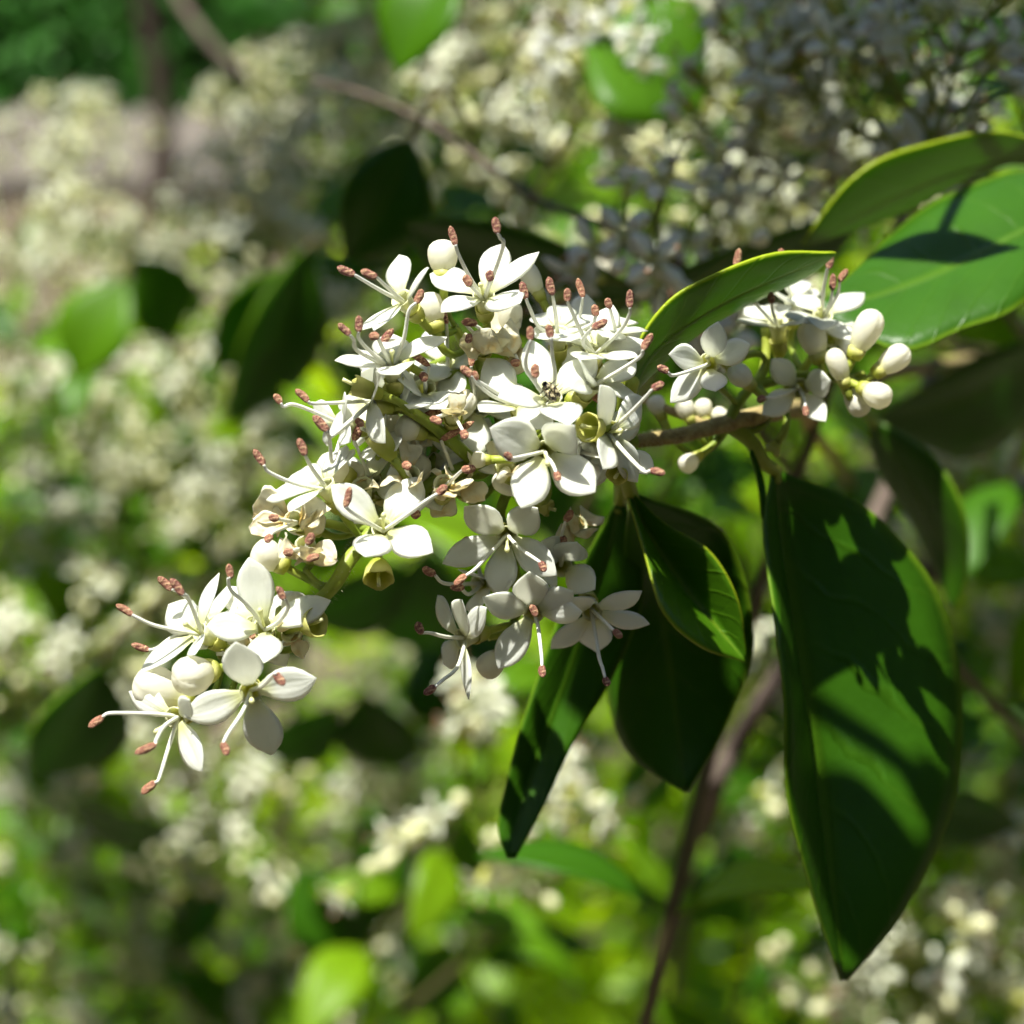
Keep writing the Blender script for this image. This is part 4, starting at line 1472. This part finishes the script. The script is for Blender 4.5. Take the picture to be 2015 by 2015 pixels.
# ------------------------------------------------------------------ ivy bank behind the path
iv = thing('ivy_bank', Vector((0, 4.95, 0)), 'dark ivy covered bank beyond the pale path', 'ivy')
g = Geo()
rows = []
for i in range(9):
    z = 2.4 * i / 8
    rows.append([Vector((-4 + j * .4, 4.92 + .12 * z + .10 * mnoise.noise(Vector((j * .5, z, 0))), z)) for j in range(21)])
g.loft(rows, closed=False)
g.build('bank', M['soil'], iv)
g = Geo()
for _ in range(15000):
    x, z = rng.uniform(-2.6, 2.0), rng.uniform(0.0, 1.7)
    y = 4.92 + .12 * z - rng.random() ** 1.5 * .22 + .07 * mnoise.noise(Vector((x * 3, z * 3, 0)))
    c = Vector((x, y, z))
    nn = (Vector((0, -1, .5)) + rvec() * .7).normalized()
    a = (Vector((0, 0, -1)) + rvec() * .6)
    s = nn.cross(a).normalized()
    a = s.cross(nn)
    L = rng.uniform(.03, .06)
    b = len(g.v)
    for p in ((-.5, 0), (-.2, .5), (.1, .3), (.6, 0), (.1, -.3), (-.2, -.5)):
        g.v.append(c + a * (p[0] * L) + s * (p[1] * L))
        g.u.append(.5)
        g.w.append(.3)
    g.f.append(tuple(range(b, b + 6)))
    g.m.append(0)
o = g.build('ivy_leaves', M['ivy'], iv, smooth=False)
o['kind'] = 'stuff'

# ------------------------------------------------------------------ unseen twigs added above, their leaves set along sun lines to shade chosen spots


def over(label, items, end):
    """an unseen twig added above the flowers to cast shade; items: (x, y, d, rise, length, width) of the leaves whose shade falls at x, y, d."""
    pts = [PW(x, y, d) + SUN * (t * MM) for (x, y, d, t, *_) in items]
    root = thing('leafy_twig', pts[0], label, 'twig')  # unseen twig, added for the shade of its leaves
    g = Geo()
    tube(g, cat_rom(pts + [pts[-1].lerp(end, .4) + Vector((0, 0, -.01)), end], 24), .5 * MM, 1.4 * MM, seg=8)
    g.build('twig', M['stem_far'], root)
    for p, (x, y, d, t, L, W, *al) in zip(pts, items):
        a = V(1, 0, 0) if al else V(rng.uniform(-1, 1), rng.uniform(-.3, .3), rng.uniform(-1, 1))
        nn = (SUN + rvec() * .25).normalized()
        a = (a - nn * a.dot(nn)).normalized()
        leaf_simple(root, p - a * L * .5 * MM, p + a * L * .5 * MM, nn, W * MM)


over('unseen leafy twig added to shade the upper right flowers', [(1530, 120, 206, 72, 40, 22, 1), (1640, 200, 197, 84, 40, 22, 1), (1740, 100, 196, 74, 40, 22, 1), (1760, 300, 198, 96, 40, 18, 1),
      (1880, 200, 190, 84, 40, 20, 1), (1900, 30, 184, 66, 36, 20, 1), (1460, 50, 210, 76, 36, 20, 1), (1630, 150, 186, 92, 36, 18, 1)], PW(2400, -900, 330))
over('unseen leafy twig added to shade the wide dark leaf', [(1110, 345, 190, 100, 38, 20, 1), (1000, 450, 206, 122, 40, 20, 1), (1230, 430, 202, 114, 38, 20, 1), (1420, 450, 200, 116, 38, 15, 1),
      (850, 480, 212, 132, 34, 18, 1), (1310, 330, 216, 112, 38, 20, 1), (1185, 450, 183, 118, 30, 16, 1)], PW(1500, -1500, 400))
over('unseen leafy twig added to shade the largest and the broad leaf', [(1640, 1640, 150, 125, 11, 9.0, 1), (1770, 1470, 152, 120, 5, 4, 1), (1235, 1330, 155, 120, 13, 7, 1), (1290, 1120, 155, 112, 9, 6, 1)], PW(2400, -1700, 300))
over('bare-ended twig shading the pale leaf', [(1770, 470, 162, 70, 13, 4.5)], PW(2300, -900, 260))

# ------------------------------------------------------------------ unseen leafy limb added high up, its leaves placed to darken the shrub
tb = thing('shade_bough', Vector((.5, 1.2, 2.3)), 'unseen leafy limb added to shade parts of the blurred shrub', 'added_bough')
g = Geo()
tube(g, cat_rom([Vector((2.9, 2.2, 1.9)), Vector((1.6, 1.6, 2.15)), Vector((.6, 1.1, 2.25)), Vector((-.4, .9, 2.3)), Vector((-.9, .7, 2.25))], 30), .04, .012, seg=10, jitter=.05)
g.build('added_bough', M['bark'], tb)
g = Geo()


def shade_leaf(c):
    nn = (Vector((0, 0, 1)) + rvec() * .6).normalized()
    s_ = nn.cross(rvec()).normalized()
    a_ = s_.cross(nn)
    ll = rng.uniform(.022, .038)
    b = len(g.v)
    g.v += [c - a_ * ll, c - s_ * ll * .5, c + a_ * ll, c + s_ * ll * .5]
    g.u.extend([.5] * 4)
    g.w.extend([.3] * 4)
    g.f.append((b, b + 1, b + 2, b + 3))
    g.m.append(0)


for (x, y, rx, ry, d0, d1, cnt) in ((880, 1300, 150, 150, 420, 600, 100), (1250, 1800, 130, 90, 500, 800, 60), (1810, 720, 150, 70, 300, 600, 110),
                                    (1850, 1330, 80, 100, 420, 700, 50), (130, 1330, 70, 50, 450, 600, 40)):
    for _ in range(cnt):
        a, rr = rng.uniform(0, 6.283), math.sqrt(rng.random())
        shade_leaf(PW(x + math.cos(a) * rr * rx, y + math.sin(a) * rr * ry, rng.uniform(d0, d1)) + SUN * rng.uniform(1.15, 1.55))
o = g.build('shade_leaves', M['ivy'], tb, smooth=False)
o['kind'] = 'stuff'

# ------------------------------------------------------------------ unseen hedges added behind the viewer and at both sides to cut sky fill
for (lab, a, b) in (('tall leafy screen added behind the viewer to dim the sky', Vector((-3.2, -2.2, 0)), Vector((3.2, -2.2, 0))),
                    ('tall leafy screen added past the bare ground to dim the sky', Vector((-3.4, -2.4, 0)), Vector((-3.4, 5.6, 0))),
                    ('tall leafy screen added beyond the flowering shrub to dim the sky', Vector((3.4, -2.4, 0)), Vector((3.4, 5.6, 0)))):
    root = thing('added_hedge', (a + b) * .5, lab, 'added_hedge')
    t = (b - a).normalized()
    nrm = Vector((-t.y, t.x, 0))
    g = Geo()
    rows = []
    for z, w_ in ((0, .35), (1.5, .4), (3.1, .32), (3.3, .1)):
        rows.append([a + nrm * w_ + Vector((0, 0, z)), a - nrm * w_ + Vector((0, 0, z)), b - nrm * w_ + Vector((0, 0, z)), b + nrm * w_ + Vector((0, 0, z))])
    g.loft(rows, cap1=True)
    g.build('branches', M['bark'], root, smooth=False)
    g = Geo()
    L = (b - a).length
    for _ in range(int(1500 * L)):
        u, z, sd = rng.random() * L, rng.random() * 3.4, rng.choice((-1, 1))
        c = a + t * u + nrm * (sd * (.42 + rng.uniform(-.06, .1))) + Vector((0, 0, z))
        nn = (nrm * sd + Vector((0, 0, .6)) + rvec() * .8).normalized()
        s_ = nn.cross(rvec()).normalized()
        a_ = s_.cross(nn)
        ll = rng.uniform(.03, .055)
        k = len(g.v)
        g.v += [c - a_ * ll, c - s_ * ll * .5, c + a_ * ll, c + s_ * ll * .5]
        g.u += [.5] * 4
        g.w += [.3] * 4
        g.f.append((k, k + 1, k + 2, k + 3))
        g.m.append(0)
    o = g.build('added_hedge_leaves', M['ivy'], root, smooth=False)
    o['kind'] = 'stuff'
